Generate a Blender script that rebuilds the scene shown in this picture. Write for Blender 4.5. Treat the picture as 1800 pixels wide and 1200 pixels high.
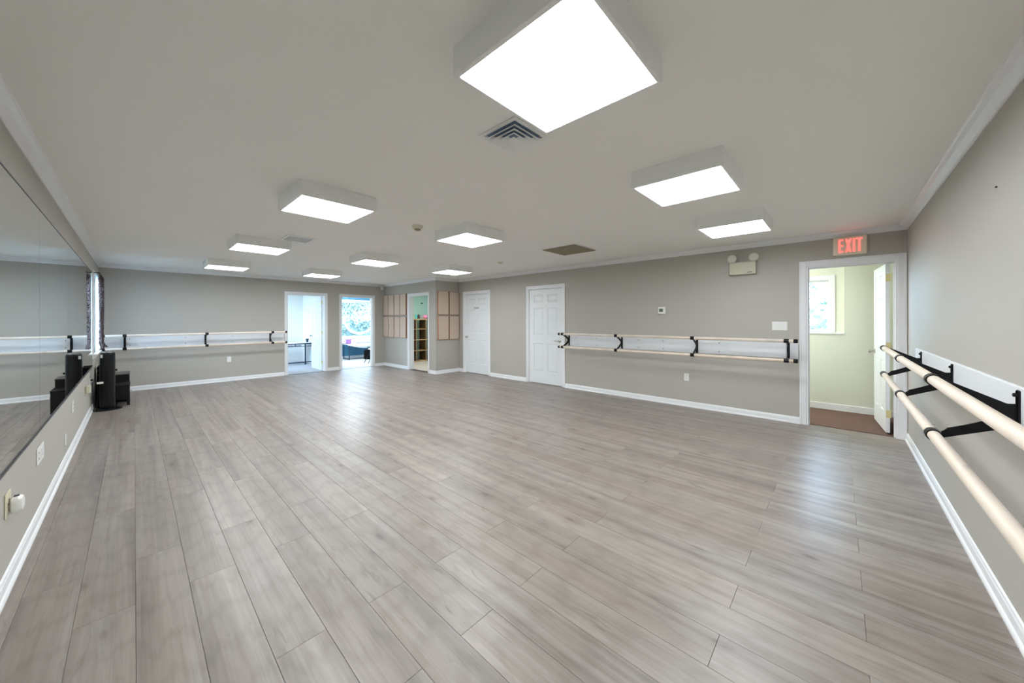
import bpy, bmesh, math, random
from mathutils import Vector, Matrix
from math import pi, sin, cos, radians
random.seed(7)
S = bpy.context.scene
COL = S.collection
for o in list(bpy.data.objects): bpy.data.objects.remove(o)

# ------------------------------------------------------------------ camera
W, D, W1, Y1, HC, CB = 6.35, 10.647, 5.616, 7.99, 2.43, 2.364   # room size, closet bump, ceiling, crown bottom
cam_d = bpy.data.cameras.new('camera'); cam = bpy.data.objects.new('camera', cam_d); COL.objects.link(cam)
S.camera = cam
cam_d.sensor_fit = 'HORIZONTAL'; cam_d.sensor_width = 36.0
cam_d.lens = 617.57 / 1800 * 36
cam_d.shift_y = (561.84 - 600) / 1800
cam_d.clip_start = 0.02; cam_d.clip_end = 200
YAW, ROLL = 0.749, 0.0027
fw = Vector((cos(YAW), sin(YAW), 0)); rt = Vector((sin(YAW), -cos(YAW), 0)); up = Vector((0, 0, 1))
rx = rt * cos(ROLL) - up * sin(ROLL); ry = rt * sin(ROLL) + up * cos(ROLL)
m = Matrix((rx, ry, -fw)).transposed().to_4x4(); m.translation = Vector((0.45, 0.566, 1.365))
cam.matrix_world = m

# ------------------------------------------------------------------ world, exposure
S.view_settings.view_transform = 'Standard'; S.view_settings.look = 'None'
S.view_settings.gamma = 1.0; S.view_settings.exposure = 1.05; S.view_settings.use_curve_mapping = False
SKY = 18.0
LENS = 13.8
wd = bpy.data.worlds.new('sky'); S.world = wd; wd.use_nodes = True
nt = wd.node_tree; bg = nt.nodes['Background']
bg.inputs[1].default_value = SKY
bg.inputs[0].default_value = (0.50, 0.72, 1.0, 1)

def area_lamp(name, loc, direction, sx, sy, power, color, portal=False):
    l = bpy.data.lights.new(name, 'AREA'); l.shape = 'RECTANGLE'; l.size = sx; l.size_y = sy
    l.energy = power; l.color = color
    o = bpy.data.objects.new(name, l); COL.objects.link(o); o.location = loc
    o.rotation_euler = Vector(direction).to_track_quat('-Z', 'Y').to_euler()
    if portal: l.cycles.is_portal = True
    return o
# sky portals over the windows (they add no light, they only guide the sampling)
area_lamp('window_portal', (-0.2, 9.8, 1.48), (1, 0, 0), 1.1, 1.3, 1, (1, 1, 1), True)
area_lamp('window_portal', (6.2, 13.65, 1.39), (0, -1, 0), 2.9, 1.3, 1, (1, 1, 1), True)
area_lamp('window_portal', (1.35, 12.2, 1.5), (1, 0, 0), 1.8, 1.3, 1, (1, 1, 1), True)
area_lamp('window_portal', (7.9, 1.3, 1.57), (-1, 0, 0), 1.3, 0.9, 1, (1, 1, 1), True)

# ------------------------------------------------------------------ helpers
def srgb(r, g, b):
    f = lambda c: (c / 255 / 12.92) if c / 255 <= 0.04045 else ((c / 255 + 0.055) / 1.055) ** 2.4
    return (f(r), f(g), f(b), 1)
MATS = {}
def mat(name, col, rough=0.5, metal=0.0, emit=None, strength=0.0, bump=None, spec=0.5, noise=None, trans=0.0):
    if name in MATS: return MATS[name]
    mt = bpy.data.materials.new(name); mt.use_nodes = True; n = mt.node_tree; b = n.nodes['Principled BSDF']
    b.inputs['Base Color'].default_value = col; b.inputs['Roughness'].default_value = rough
    b.inputs['Metallic'].default_value = metal; b.inputs['Specular IOR Level'].default_value = spec
    if trans: b.inputs['Transmission Weight'].default_value = trans
    if emit: b.inputs['Emission Color'].default_value = emit; b.inputs['Emission Strength'].default_value = strength
    tc = None
    if noise or bump:
        tc = n.nodes.new('ShaderNodeTexCoord')
    if noise:
        sc, amt = noise
        nz = n.nodes.new('ShaderNodeTexNoise'); nz.inputs['Scale'].default_value = sc; nz.inputs['Detail'].default_value = 5
        n.links.new(tc.outputs['Object'], nz.inputs['Vector'])
        mx = n.nodes.new('ShaderNodeMixRGB'); mx.blend_type = 'MIX'
        mx.inputs[1].default_value = tuple(c * (1 - amt) for c in col[:3]) + (1,)
        mx.inputs[2].default_value = tuple(min(1, c * (1 + amt)) for c in col[:3]) + (1,)
        n.links.new(nz.outputs['Fac'], mx.inputs[0]); n.links.new(mx.outputs[0], b.inputs['Base Color'])
    if bump:
        sc, st = bump
        nz = n.nodes.new('ShaderNodeTexNoise'); nz.inputs['Scale'].default_value = sc; nz.inputs['Detail'].default_value = 3
        n.links.new(tc.outputs['Object'], nz.inputs['Vector'])
        bp = n.nodes.new('ShaderNodeBump'); bp.inputs['Strength'].default_value = st; bp.inputs['Distance'].default_value = 0.002
        n.links.new(nz.outputs['Fac'], bp.inputs['Height']); n.links.new(bp.outputs[0], b.inputs['Normal'])
    MATS[name] = mt; return mt

def box(bm, lo, hi, bev=0.0, seg=1):
    g = bmesh.ops.create_cube(bm, size=1.0)['verts']
    c = [(a + b) / 2 for a, b in zip(lo, hi)]; s = [abs(b - a) for a, b in zip(lo, hi)]
    for v in g: v.co = Vector((c[0] + v.co.x * s[0], c[1] + v.co.y * s[1], c[2] + v.co.z * s[2]))
    if bev > 0:
        ed = {e for v in g for e in v.link_edges}
        bmesh.ops.bevel(bm, geom=list(ed), offset=min(bev, min(s) * 0.45), segments=seg, affect='EDGES', profile=0.5)
def cyl(bm, p0, p1, r0, r1=None, seg=24, caps=True):
    p0, p1 = Vector(p0), Vector(p1); r1 = r0 if r1 is None else r1
    d = p1 - p0; q = d.to_track_quat('Z', 'Y').to_matrix().to_4x4(); q.translation = (p0 + p1) / 2
    bmesh.ops.create_cone(bm, cap_ends=caps, segments=seg, radius1=r0, radius2=r1, depth=d.length, matrix=q)
def lathe(bm, prof, centre, axis='Z', seg=32):
    """profile [(r, h)...] turned about an axis through centre; h runs along the axis"""
    rings = []
    ax = Vector(axis) if not isinstance(axis, str) else {'X': Vector((1, 0, 0)), 'Y': Vector((0, 1, 0)), 'Z': Vector((0, 0, 1))}[axis]
    q = ax.to_track_quat('Z', 'Y')
    for r, h in prof:
        rings.append([bm.verts.new(Vector(centre) + q @ Vector((r * cos(2 * pi * i / seg), r * sin(2 * pi * i / seg), h))) for i in range(seg)])
    for a, b in zip(rings, rings[1:]):
        for i in range(seg):
            try: bm.faces.new((a[i], a[(i + 1) % seg], b[(i + 1) % seg], b[i]))
            except ValueError: pass
    for r in (rings[0], rings[-1]):
        try: bm.faces.new(r)
        except ValueError: pass
def prism(bm, pts, vec):
    """closed polygon of 3-D points pushed along vec"""
    a = [bm.verts.new(Vector(p)) for p in pts]; b = [bm.verts.new(Vector(p) + Vector(vec)) for p in pts]
    n = len(pts)
    f0 = bm.faces.new(a); f1 = bm.faces.new(list(reversed(b)))
    for i in range(n): bm.faces.new((a[i], b[i], b[(i + 1) % n], a[(i + 1) % n]))
    return f0, f1
def tube(bm, pts, r, seg=8):
    for a, b in zip(pts, pts[1:]): cyl(bm, a, b, r, seg=seg)
def obj(name, bm, mt, parent=None, smooth=False, loc=None):
    bmesh.ops.recalc_face_normals(bm, faces=bm.faces)
    me = bpy.data.meshes.new(name); bm.to_mesh(me); bm.free()
    if smooth:
        me.polygons.foreach_set('use_smooth', [True] * len(me.polygons))
        try: me.set_sharp_from_angle(angle=radians(35))
        except Exception: pass
    if mt: me.materials.append(mt)
    o = bpy.data.objects.new(name, me); COL.objects.link(o)
    if loc is not None:
        L = Vector(loc); me.transform(Matrix.Translation(-L)); o.location = L
    if parent:
        o.parent = parent
        if parent.parent is None or True:
            # keep world placement: parents are only translated / rotated before children are made
            o.matrix_parent_inverse = world(parent).inverted()
    return o
def world(o):
    mw = o.matrix_basis.copy()
    p = o
    while p.parent: mw = p.parent.matrix_basis @ (p.matrix_parent_inverse if p.parent else Matrix()) @ mw; p = p.parent
    return mw
def world(o):
    if o.parent: return world(o.parent) @ o.matrix_parent_inverse @ o.matrix_basis
    return o.matrix_basis.copy()
def tag(o, label, cat, group=None):
    o['label'] = label; o['category'] = cat
    if group: o['group'] = group
    return o
def thing(name, label, cat, loc=(0, 0, 0), group=None):
    o = bpy.data.objects.new(name, None); COL.objects.link(o); o.location = loc; o.empty_display_size = 0.05
    return tag(o, label, cat, group)
def struct(o, label=None, cat=None):
    o['kind'] = 'structure'
    if label: o['label'] = label; o['category'] = cat
    return o
def copy_thing(root, label, delta):
    """root and its parts and sub-parts, moved by delta"""
    r = root.copy(); COL.objects.link(r); r.location = root.location + Vector(delta); r['label'] = label
    def kids(a, b):
        for ch in [c for c in src if c.parent == a]:
            c = ch.copy(); COL.objects.link(c); c.parent = b; c.matrix_parent_inverse = ch.matrix_parent_inverse.copy(); kids(ch, c)
    src = list(bpy.data.objects); kids(root, r)
    return r
def one(name, fn, mt, parent=None, smooth=False, loc=None):
    bm = bmesh.new(); fn(bm); return obj(name, bm, mt, parent, smooth, loc)
def bx(name, lo, hi, mt, parent=None, bev=0.0, seg=1):
    return one(name, lambda b: box(b, lo, hi, bev, seg), mt, parent)

# ------------------------------------------------------------------ materials
def paint(name, col, rough=0.55):
    return mat(name, col, rough, bump=(260, 0.12), spec=0.4)
M_wall = paint('greige_wall_paint', srgb(184, 180, 171), 0.5)
M_ceil = paint('ceiling_paint', srgb(246, 245, 240), 0.75)
M_trim = mat('white_trim_paint', srgb(238, 239, 240), 0.35)
M_door = mat('white_door_paint', srgb(232, 236, 237), 0.38)
M_hall = paint('yellow_hall_paint', srgb(222, 224, 208), 0.6)
M_mint = paint('mint_wall_paint', srgb(178, 214, 206), 0.6)
M_office = paint('white_office_paint', srgb(236, 238, 236), 0.6)
M_blue = paint('blue_wall_paint', srgb(84, 140, 176), 0.6)
M_black = mat('black_powder_coat', srgb(7, 7, 8), 0.45, spec=0.3)
M_blackgloss = mat('black_gloss_plastic', srgb(8, 10, 14), 0.32, spec=0.3)
M_matblack = mat('matt_black_fabric', srgb(7, 7, 8), 0.9, spec=0.15)
M_plate = mat('white_plastic', srgb(236, 236, 232), 0.35)
M_ivory = mat('ivory_plastic', srgb(214, 208, 180), 0.4)
M_cream = mat('cream_plastic', srgb(214, 212, 190), 0.45)
M_brass = mat('brass', srgb(226, 214, 158), 0.35, 0.5)
M_nickel = mat('satin_nickel', srgb(190, 186, 178), 0.28, 1.0)
M_dark = mat('dark_slot', srgb(22, 22, 24), 0.7)
M_mirror = mat('mirror_silver', (0.80, 0.84, 0.82, 1), 0.0, 1.0)
M_channel = mat('grey_channel', srgb(70, 72, 78), 0.35, 0.6)
M_lens = mat('lit_diffuser', (1, 1, 1, 1), 0.4, emit=(0.90, 0.955, 1.0, 1), strength=LENS)
M_fixture = mat('fixture_enamel', srgb(242, 244, 242), 0.4)
M_exit = mat('exit_letter_light', srgb(255, 90, 80), 0.4, emit=(1.0, 0.10, 0.085, 1), strength=1.15)
M_glass = mat('window_glass', (1, 1, 1, 1), 0.0, trans=1.0)
M_curtain = mat('brown_lace_curtain', srgb(70, 52, 50), 0.85, noise=(60, 0.35))
_n = M_curtain.node_tree; _v = _n.nodes.new('ShaderNodeTexVoronoi'); _v.inputs['Scale'].default_value = 45; _tc = _n.nodes.new('ShaderNodeTexCoord'); _n.links.new(_tc.outputs['Object'], _v.inputs['Vector'])
_c = _n.nodes.new('ShaderNodeMath'); _c.operation = 'LESS_THAN'; _c.inputs[1].default_value = 0.52; _n.links.new(_v.outputs['Distance'], _c.inputs[0])
_tr = _n.nodes.new('ShaderNodeBsdfTransparent'); _mx = _n.nodes.new('ShaderNodeMixShader'); _n.links.new(_c.outputs[0], _mx.inputs[0])
_n.links.new(_n.nodes['Principled BSDF'].outputs[0], _mx.inputs[1]); _n.links.new(_tr.outputs[0], _mx.inputs[2]); _n.links.new(_mx.outputs[0], _n.nodes['Material Output'].inputs[0])
M_sheer = bpy.data.materials.new('white_sheer_cloth'); M_sheer.use_nodes = True
_n = M_sheer.node_tree; _b = _n.nodes['Principled BSDF']; _b.inputs['Base Color'].default_value = (0.92, 0.93, 0.95, 1); _b.inputs['Roughness'].default_value = 0.9
_t = _n.nodes.new('ShaderNodeBsdfTranslucent'); _t.inputs[0].default_value = (0.92, 0.94, 0.97, 1); _m = _n.nodes.new('ShaderNodeMixShader'); _m.inputs[0].default_value = 0.8
_m2 = _n.nodes.new('ShaderNodeMixShader'); _m2.inputs[0].default_value = 0.4; _tt = _n.nodes.new('ShaderNodeBsdfTransparent')
_n.links.new(_b.outputs[0], _m.inputs[1]); _n.links.new(_t.outputs[0], _m.inputs[2]); _n.links.new(_m.outputs[0], _m2.inputs[1]); _n.links.new(_tt.outputs[0], _m2.inputs[2]); _n.links.new(_m2.outputs[0], _n.nodes['Material Output'].inputs[0])
M_carpet = mat('grey_carpet', srgb(176, 178, 182), 0.95, bump=(600, 0.6), noise=(80, 0.1))
M_carpet_hall = mat('brown_carpet', srgb(104, 80, 71), 0.95, bump=(500, 0.8), noise=(160, 0.35))
M_carpet_closet = mat('beige_carpet', srgb(196, 188, 178), 0.95, bump=(600, 0.6), noise=(80, 0.1))
M_thresh = mat('threshold_strip', srgb(70, 66, 64), 0.5, 0.3)
M_espresso = mat('espresso_laminate', srgb(18, 14, 13), 0.5, spec=0.25)
M_panelfab = mat('peach_acoustic_fabric', srgb(205, 186, 168), 0.9, bump=(900, 0.5), noise=(300, 0.08))
M_panelside = mat('tan_panel_edge', srgb(170, 128, 98), 0.9)
M_grille = mat('olive_brown_grille', srgb(150, 140, 116), 0.6)
M_oak = mat('light_oak_board', srgb(190, 160, 124), 0.5, noise=(14, 0.12))
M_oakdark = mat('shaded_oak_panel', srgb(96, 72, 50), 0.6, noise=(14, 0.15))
M_navy = mat('dark_blue_metal', srgb(38, 58, 80), 0.4, 0.3)
M_cloth = mat('white_table_cloth', srgb(240, 240, 242), 0.8)

def make_wood(name, base, dark, light, rough, grain_axis='Y', scale=1.0, spec=0.5, knots=0.0):
    """streaky plank wood: broad bands, fine grain, cathedral figure and a few knots; shifted per object"""
    mt = bpy.data.materials.new(name); mt.use_nodes = True; n = mt.node_tree; L = n.links; b = n.nodes['Principled BSDF']
    N = lambda t: n.nodes.new(t)
    tc = N('ShaderNodeTexCoord'); oi = N('ShaderNodeObjectInfo')
    mul = N('ShaderNodeMath'); mul.operation = 'MULTIPLY'; mul.inputs[1].default_value = 53.0; L.new(oi.outputs['Random'], mul.inputs[0])
    cmb = N('ShaderNodeCombineXYZ'); L.new(mul.outputs[0], cmb.inputs[0]); L.new(mul.outputs[0], cmb.inputs[1])
    add = N('ShaderNodeVectorMath'); add.operation = 'ADD'; L.new(tc.outputs['Object'], add.inputs[0]); L.new(cmb.outputs[0], add.inputs[1])
    def mapped(sx, sy):
        mp = N('ShaderNodeMapping'); v = (sx, sy, 1) if grain_axis == 'Y' else (sy, sx, 1)
        mp.inputs['Scale'].default_value = (v[0] * scale, v[1] * scale, scale); L.new(add.outputs[0], mp.inputs['Vector']); return mp
    def noise(mp, sc, det, dist=0.0, rg=0.6):
        z = N('ShaderNodeTexNoise'); z.inputs['Scale'].default_value = sc; z.inputs['Detail'].default_value = det
        z.inputs['Distortion'].default_value = dist; z.inputs['Roughness'].default_value = rg; L.new(mp.outputs[0], z.inputs['Vector']); return z
    def ramp(src, stops):
        r = N('ShaderNodeValToRGB'); L.new(src, r.inputs[0]); e = r.color_ramp.elements
        e[0].position, e[0].color = stops[0]; e[1].position, e[1].color = stops[-1]
        for p, c in stops[1:-1]: q = e.new(p); q.color = c
        return r
    bands = noise(mapped(10, 0.42), 1.0, 4, 0.5)
    r1 = ramp(bands.outputs['Fac'], [(0.32, dark), (0.50, base), (0.66, light)])
    fine = noise(mapped(130, 3.0), 1.0, 5, 0.3, 0.7)
    r2 = ramp(fine.outputs['Fac'], [(0.30, (0.89, 0.885, 0.88, 1)), (0.62, (1.04, 1.04, 1.04, 1))])
    m1 = N('ShaderNodeMixRGB'); m1.blend_type = 'MULTIPLY'; m1.inputs[0].default_value = 0.85
    L.new(r1.outputs[0], m1.inputs[1]); L.new(r2.outputs[0], m1.inputs[2])
    # cathedral figure
    wv = N('ShaderNodeTexWave'); wv.wave_type = 'RINGS'; wv.inputs['Scale'].default_value = 2.2; wv.inputs['Distortion'].default_value = 5.0
    wv.inputs['Detail'].default_value = 2; wv.inputs['Detail Scale'].default_value = 1.2; L.new(mapped(6, 0.55).outputs[0], wv.inputs['Vector'])
    r3 = ramp(wv.outputs['Fac'], [(0.0, (0.84, 0.83, 0.82, 1)), (0.35, (1, 1, 1, 1))])
    m2 = N('ShaderNodeMixRGB'); m2.blend_type = 'MULTIPLY'; m2.inputs[0].default_value = 0.6
    L.new(m1.outputs[0], m2.inputs[1]); L.new(r3.outputs[0], m2.inputs[2])
    # crisp thin grain lines
    gl = noise(mapped(60, 1.1), 1.0, 3, 0.2, 0.5)
    r7 = ramp(gl.outputs['Fac'], [(0.36, (0.86, 0.85, 0.84, 1)), (0.47, (1, 1, 1, 1))])
    m7 = N('ShaderNodeMixRGB'); m7.blend_type = 'MULTIPLY'; m7.inputs[0].default_value = 0.7
    L.new(m2.outputs[0], m7.inputs[1]); L.new(r7.outputs[0], m7.inputs[2]); m2 = m7
    # grey mineral streaks and knots
    vo = noise(mapped(15, 2.2), 1.0, 3, 1.4, 0.5)
    r4 = ramp(vo.outputs['Fac'], [(0.655, (1, 1, 1, 1)), (0.76, (0.66, 0.64, 0.64, 1))])
    m3 = N('ShaderNodeMixRGB'); m3.blend_type = 'MULTIPLY'; m3.inputs[0].default_value = 0.9
    L.new(m2.outputs[0], m3.inputs[1]); L.new(r4.outputs[0], m3.inputs[2])
    # each plank a touch lighter or darker
    mr = N('ShaderNodeMapRange'); mr.inputs['To Min'].default_value = 0.94; mr.inputs['To Max'].default_value = 1.06
    L.new(oi.outputs['Random'], mr.inputs['Value'])
    # cool / warm drift over the boards
    dr = noise(mapped(4.0, 0.30), 1.0, 2, 0.5)
    r5 = ramp(dr.outputs['Fac'], [(0.36, (1.015, 0.995, 0.98, 1)), (0.62, (0.975, 1.0, 1.01, 1))])
    m5 = N('ShaderNodeMixRGB'); m5.blend_type = 'MULTIPLY'; m5.inputs[0].default_value = 1.0
    L.new(m3.outputs[0], m5.inputs[1]); L.new(r5.outputs[0], m5.inputs[2])
    # knots
    kv = N('ShaderNodeTexVoronoi'); kv.inputs['Scale'].default_value = 1.0; kv.inputs['Randomness'].default_value = 1.0; L.new(mapped(5.0, 2.0).outputs[0], kv.inputs['Vector'])
    r6 = ramp(kv.outputs['Distance'], [(0.04, (0.45, 0.42, 0.40, 1)), (0.11, (0.84, 0.83, 0.82, 1)), (0.26, (1, 1, 1, 1))])
    m6 = N('ShaderNodeMixRGB'); m6.blend_type = 'MULTIPLY'; m6.inputs[0].default_value = knots
    L.new(m5.outputs[0], m6.inputs[1]); L.new(r6.outputs[0], m6.inputs[2]); m3 = m6
    m4 = N('ShaderNodeVectorMath'); m4.operation = 'SCALE'; L.new(m3.outputs[0], m4.inputs[0]); L.new(mr.outputs[0], m4.inputs['Scale'])
    L.new(m4.outputs[0], b.inputs['Base Color'])
    b.inputs['Roughness'].default_value = rough; b.inputs['Specular IOR Level'].default_value = spec
    bp = N('ShaderNodeBump'); bp.inputs['Strength'].default_value = 0.03; bp.inputs['Distance'].default_value = 0.001
    L.new(fine.outputs['Fac'], bp.inputs['Height']); L.new(bp.outputs[0], b.inputs['Normal'])
    return mt
M_plank = make_wood('grey_oak_laminate', srgb(144, 133, 125), srgb(124, 113, 106), srgb(156, 147, 139), 0.37, spec=0.62, knots=0.8)
M_beech = make_wood('pale_beech', srgb(236, 223, 208), srgb(228, 211, 192), srgb(243, 234, 222), 0.4, scale=0.6)
M_board = mat('white_painted_board', srgb(232, 235, 238), 0.4, noise=(4, 0.02))

# ------------------------------------------------------------------ room shell
T = 0.14
def wall(name, boxes, mt, label, zh=HC):
    bm = bmesh.new()
    for lo, hi in boxes: box(bm, lo, hi)
    return struct(obj(name, bm, mt), label, 'wall')
HO = 2.03    # door opening height
wy0, wy1, wz0, wz1 = 9.27, 10.33, 0.84, 2.12   # left window opening
wall('wall_left', [((-T, -T, 0), (0, wy0, HC)), ((-T, wy1, 0), (0, D + T, HC)), ((-T, wy0, 0), (0, wy1, wz0)), ((-T, wy0, wz1), (0, wy1, HC))],
     M_wall, 'greige wall behind the long mirror')
fd = [(3.055, 3.935), (4.36, 5.25)]
wall('wall_far', [((0, D, 0), (fd[0][0], D + T, HC)), ((fd[0][1], D, 0), (fd[1][0], D + T, HC)), ((fd[1][1], D, 0), (W1 + T, D + T, HC)),
                  ((fd[0][0], D, HO), (fd[0][1], D + T, HC)), ((fd[1][0], D, HO), (fd[1][1], D + T, HC))], M_wall, 'far greige wall with two open doorways')
ca0, ca1 = 8.33, 9.25
wall('wall_closet_front', [((W1, Y1, 0), (W1 + T, ca0, HC)), ((W1, ca1, 0), (W1 + T, D, HC)), ((W1, ca0, HO), (W1 + T, ca1, HC))], M_wall, 'greige closet wall with an open doorway')
wall('wall_closet_side', [((W1 + T, Y1, 0), (W + T, Y1 + T, HC))], M_wall, 'short greige wall beside the closet doorway')
d1y, d2y, dey = (6.83, 7.73), (4.655, 5.55), (0.08, 0.865)
rw = []
ys = [-T, dey[0], dey[1], d2y[0], d2y[1], d1y[0], d1y[1], Y1]
for i in range(0, 8, 2): rw.append(((W, ys[i], 0), (W + T, ys[i + 1], HC)))
for a, b in (dey, d2y, d1y): rw.append(((W, a, HO), (W + T, b, HC)))
wall('wall_right', rw, M_wall, 'long greige wall with two closed doors and the exit doorway')
wall('wall_near', [((0, -T, 0), (W, 0, HC))], M_wall, 'greige wall behind the nearest barre')
wall('ceiling', [((-T, -T, HC), (W + T, D + T, HC + 0.1))], M_ceil, 'smooth off-white painted ceiling')
bpy.data.objects['ceiling']['category'] = 'ceiling'

wall('door_light_block', [((W + 0.055, d1y[0] - 0.01, -0.02), (W + 0.075, d1y[1] + 0.01, 2.06))], M_wall, 'added light blocker behind the script-lettered door')  # added panel, stops outside light leaking in under the closed door
wall('door_light_block', [((W + 0.055, d2y[0] - 0.01, -0.02), (W + 0.075, d2y[1] + 0.01, 2.06))], M_wall, 'added light blocker behind the door by the barre')  # added blocker that keeps this door's bottom gap dark

# floor: a dark underlay with separate laminate planks laid on it
fl = struct(bx('floor', (-T, -T, -0.06), (W + 0.09, D + 0.02, -0.012), mat('floor_underlay', srgb(92, 78, 68), 0.8)), 'grey oak laminate plank floor', 'floor')
PW, PL, X0 = 0.1913, 1.283, 0.070
GAP = 0.0010
def plank_mesh(w, l):
    bm = bmesh.new(); box(bm, (0, 0, -0.012), (w, l, 0.0))
    top = [e for e in bm.edges if all(v.co.z > -0.001 for v in e.verts)]
    bmesh.ops.bevel(bm, geom=top, offset=0.0009, segments=1, affect='EDGES')
    me = bpy.data.meshes.new('plank'); bm.to_mesh(me); bm.free(); me.materials.append(M_plank); return me
plank_cache = {}
for k in range(-1, 34):
    xa, xb = X0 + k * PW, X0 + (k + 1) * PW
    xa, xb = max(xa, 0), min(xb, W + 0.06)
    if xb - xa < 0.02: continue
    off = 0.946 if k % 2 == 0 else 0.482
    j = -1
    while True:
        ya, yb = off + j * PL, off + (j + 1) * PL; j += 1
        ya, yb = max(ya, 0.0), min(yb, D + 0.01 if xa < W1 else Y1)
        if ya >= D: break
        if yb - ya < 0.02: continue
        key = (round(xb - xa, 3), round(yb - ya, 3))
        if key not in plank_cache: plank_cache[key] = plank_mesh(xb - xa - GAP, yb - ya - GAP)
        o = bpy.data.objects.new('plank', plank_cache[key]); COL.objects.link(o); o.parent = fl
        o.location = (xa + GAP / 2, ya + GAP / 2, 0.0)
        if ya > Y1 and xa >= W1: break

# profiles swept along wall runs, with mitred ends
ROOM = [(0, 0), (0, D), (W1, D), (W1, Y1), (W, Y1), (W, 0)]
def inward(i):
    a, b = Vector(ROOM[i]), Vector(ROOM[(i + 1) % 6]); d = (b - a).normalized()
    return d, Vector((d.y, -d.x))
def run(bm, i, s0, s1, prof, m0, m1):
    """prof [(offset from wall, z)]; run on wall i from s0 to s1; m = mitre (1 inner corner, -1 outer corner, 0 square)"""
    a = Vector(ROOM[i]); d, nrm = inward(i)
    va, vb = [], []
    for off, z in prof:
        p = a + d * (s0 + off * m0) + nrm * off; q = a + d * (s1 - off * m1) + nrm * off
        va.append(bm.verts.new((p.x, p.y, z))); vb.append(bm.verts.new((q.x, q.y, z)))
    n = len(prof)
    for k in range(n): bm.faces.new((va[k], va[(k + 1) % n], vb[(k + 1) % n], vb[k]))
    bm.faces.new(va); bm.faces.new(list(reversed(vb)))
lens = [(Vector(ROOM[(i + 1) % 6]) - Vector(ROOM[i])).length for i in range(6)]
corner = [1, 1, 1, -1, 1, 1]   # corner type at ROOM[i]
names = ['left', 'far', 'closet_front', 'closet_side', 'right', 'near']
crown = [(0, CB), (0.006, CB), (0.009, CB + 0.012), (0.022, CB + 0.022), (0.040, CB + 0.034), (0.055, CB + 0.052), (0.062, CB + 0.056), (0.064, HC - 0.0005), (0, HC - 0.0005)]
for i in range(6):
    bm = bmesh.new(); run(bm, i, 0, lens[i], crown, corner[i], corner[(i + 1) % 6])
    struct(obj('trim_%d' % (i + 1), bm, M_trim), 'white crown moulding along the %s wall' % names[i].replace('_', ' '), 'trim')
base = [(0, 0), (0.024, 0), (0.024, 0.012), (0.019, 0.02), (0.013, 0.024), (0.013, 0.066), (0.009, 0.074), (0.008, 0.082), (0, 0.087)]
cw = 0.066
segs = {0: [(0, lens[0])], 1: [(0, fd[0][0] - cw), (fd[0][1] + cw, fd[1][0] - cw), (fd[1][1] + cw, W1)],
        2: [(0, D - ca1 - cw), (D - ca0 + cw, lens[2])], 3: [(0, lens[3])],
        4: [(0, Y1 - d1y[1] - cw), (Y1 - d1y[0] + cw, Y1 - d2y[1] - cw), (Y1 - d2y[0] + cw, Y1 - dey[1] - 0.075)], 5: [(0, lens[5])]}
for i, ss in segs.items():
    bm = bmesh.new()
    for s0, s1 in ss:
        run(bm, i, s0, s1, base, corner[i] if s0 == 0 else 0, corner[(i + 1) % 6] if abs(s1 - lens[i]) < 1e-4 else 0)
    struct(obj('baseboard_' + names[i], bm, M_trim), 'white baseboard along the %s wall' % names[i].replace('_', ' '), 'baseboard')

# door casings with jambs: a thing of trim per opening
TRN = [6]
def casing(axis, wallpos, a, b, top, cwid, side, label, jd=T, right_clip=None):
    """axis 'x' = wall plane y=const (opening along x), 'y' = wall plane x=const; side = +1 if room lies at lower coordinate"""
    TRN[0] += 1
    bm = bmesh.new()
    def B(s0, s1, z0, z1, o0, o1, bev=0.003):
        # o measured from the wall face into the room (negative = into the wall)
        if axis == 'x': box(bm, (s0, wallpos - o1, z0), (s1, wallpos - o0, z1), bev)
        else: box(bm, (wallpos - o1, s0, z0), (wallpos - o0, s1, z1), bev)
    L0, R1 = a - cwid, b + cwid
    if right_clip is not None: L0 = right_clip
    H = top + cwid
    B(L0, a - 0.006, 0, H, 0, 0.013); B(b + 0.006, R1, 0, H, 0, 0.013); B(a - 0.006, b + 0.006, top + 0.006, H, 0, 0.013)
    # raised outer band of the moulding
    ow = 0.018
    B(L0, L0 + ow, 0, H, 0.013, 0.019); B(R1 - ow, R1, 0, H, 0.013, 0.019); B(L0 + ow, R1 - ow, H - ow, H, 0.013, 0.019)
    # jamb lining and stop
    B(a - 0.006, a + 0.012, 0, top + 0.006, -jd - 0.005, 0.004, 0.001); B(b - 0.012, b + 0.006, 0, top + 0.006, -jd - 0.005, 0.004, 0.001)
    B(a + 0.012, b - 0.012, top - 0.012, top + 0.006, -jd - 0.005, 0.004, 0.001)
    B(a + 0.012, a + 0.022, 0, top - 0.012, -jd * 0.62, -jd * 0.36, 0.001); B(b - 0.022, b - 0.012, 0, top - 0.012, -jd * 0.62, -jd * 0.36, 0.001)
    B(a + 0.012, b - 0.012, top - 0.022, top - 0.012, -jd * 0.62, -jd * 0.36, 0.001)
    return struct(obj('trim_%d' % TRN[0], bm, M_trim), label, 'trim')
casing('x', D, fd[0][0], fd[0][1], HO, 0.06, 1, 'white casing of the doorway to the bright white room')
casing('x', D, fd[1][0], fd[1][1], HO, 0.06, 1, 'white casing of the doorway to the room with the picture window')
casing('y', W1, ca0, ca1, HO, 0.06, 1, 'white casing of the closet doorway')
casing('y', W, d1y[0], d1y[1], HO, 0.066, 1, 'white casing of the closed door beside the closet corner')
casing('y', W, d2y[0], d2y[1], HO, 0.066, 1, 'white casing of the closed door at the end of the barre')
casing('y', W, dey[0], dey[1], HO, 0.075, 1, 'white casing of the exit doorway', right_clip=0.003)

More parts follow.
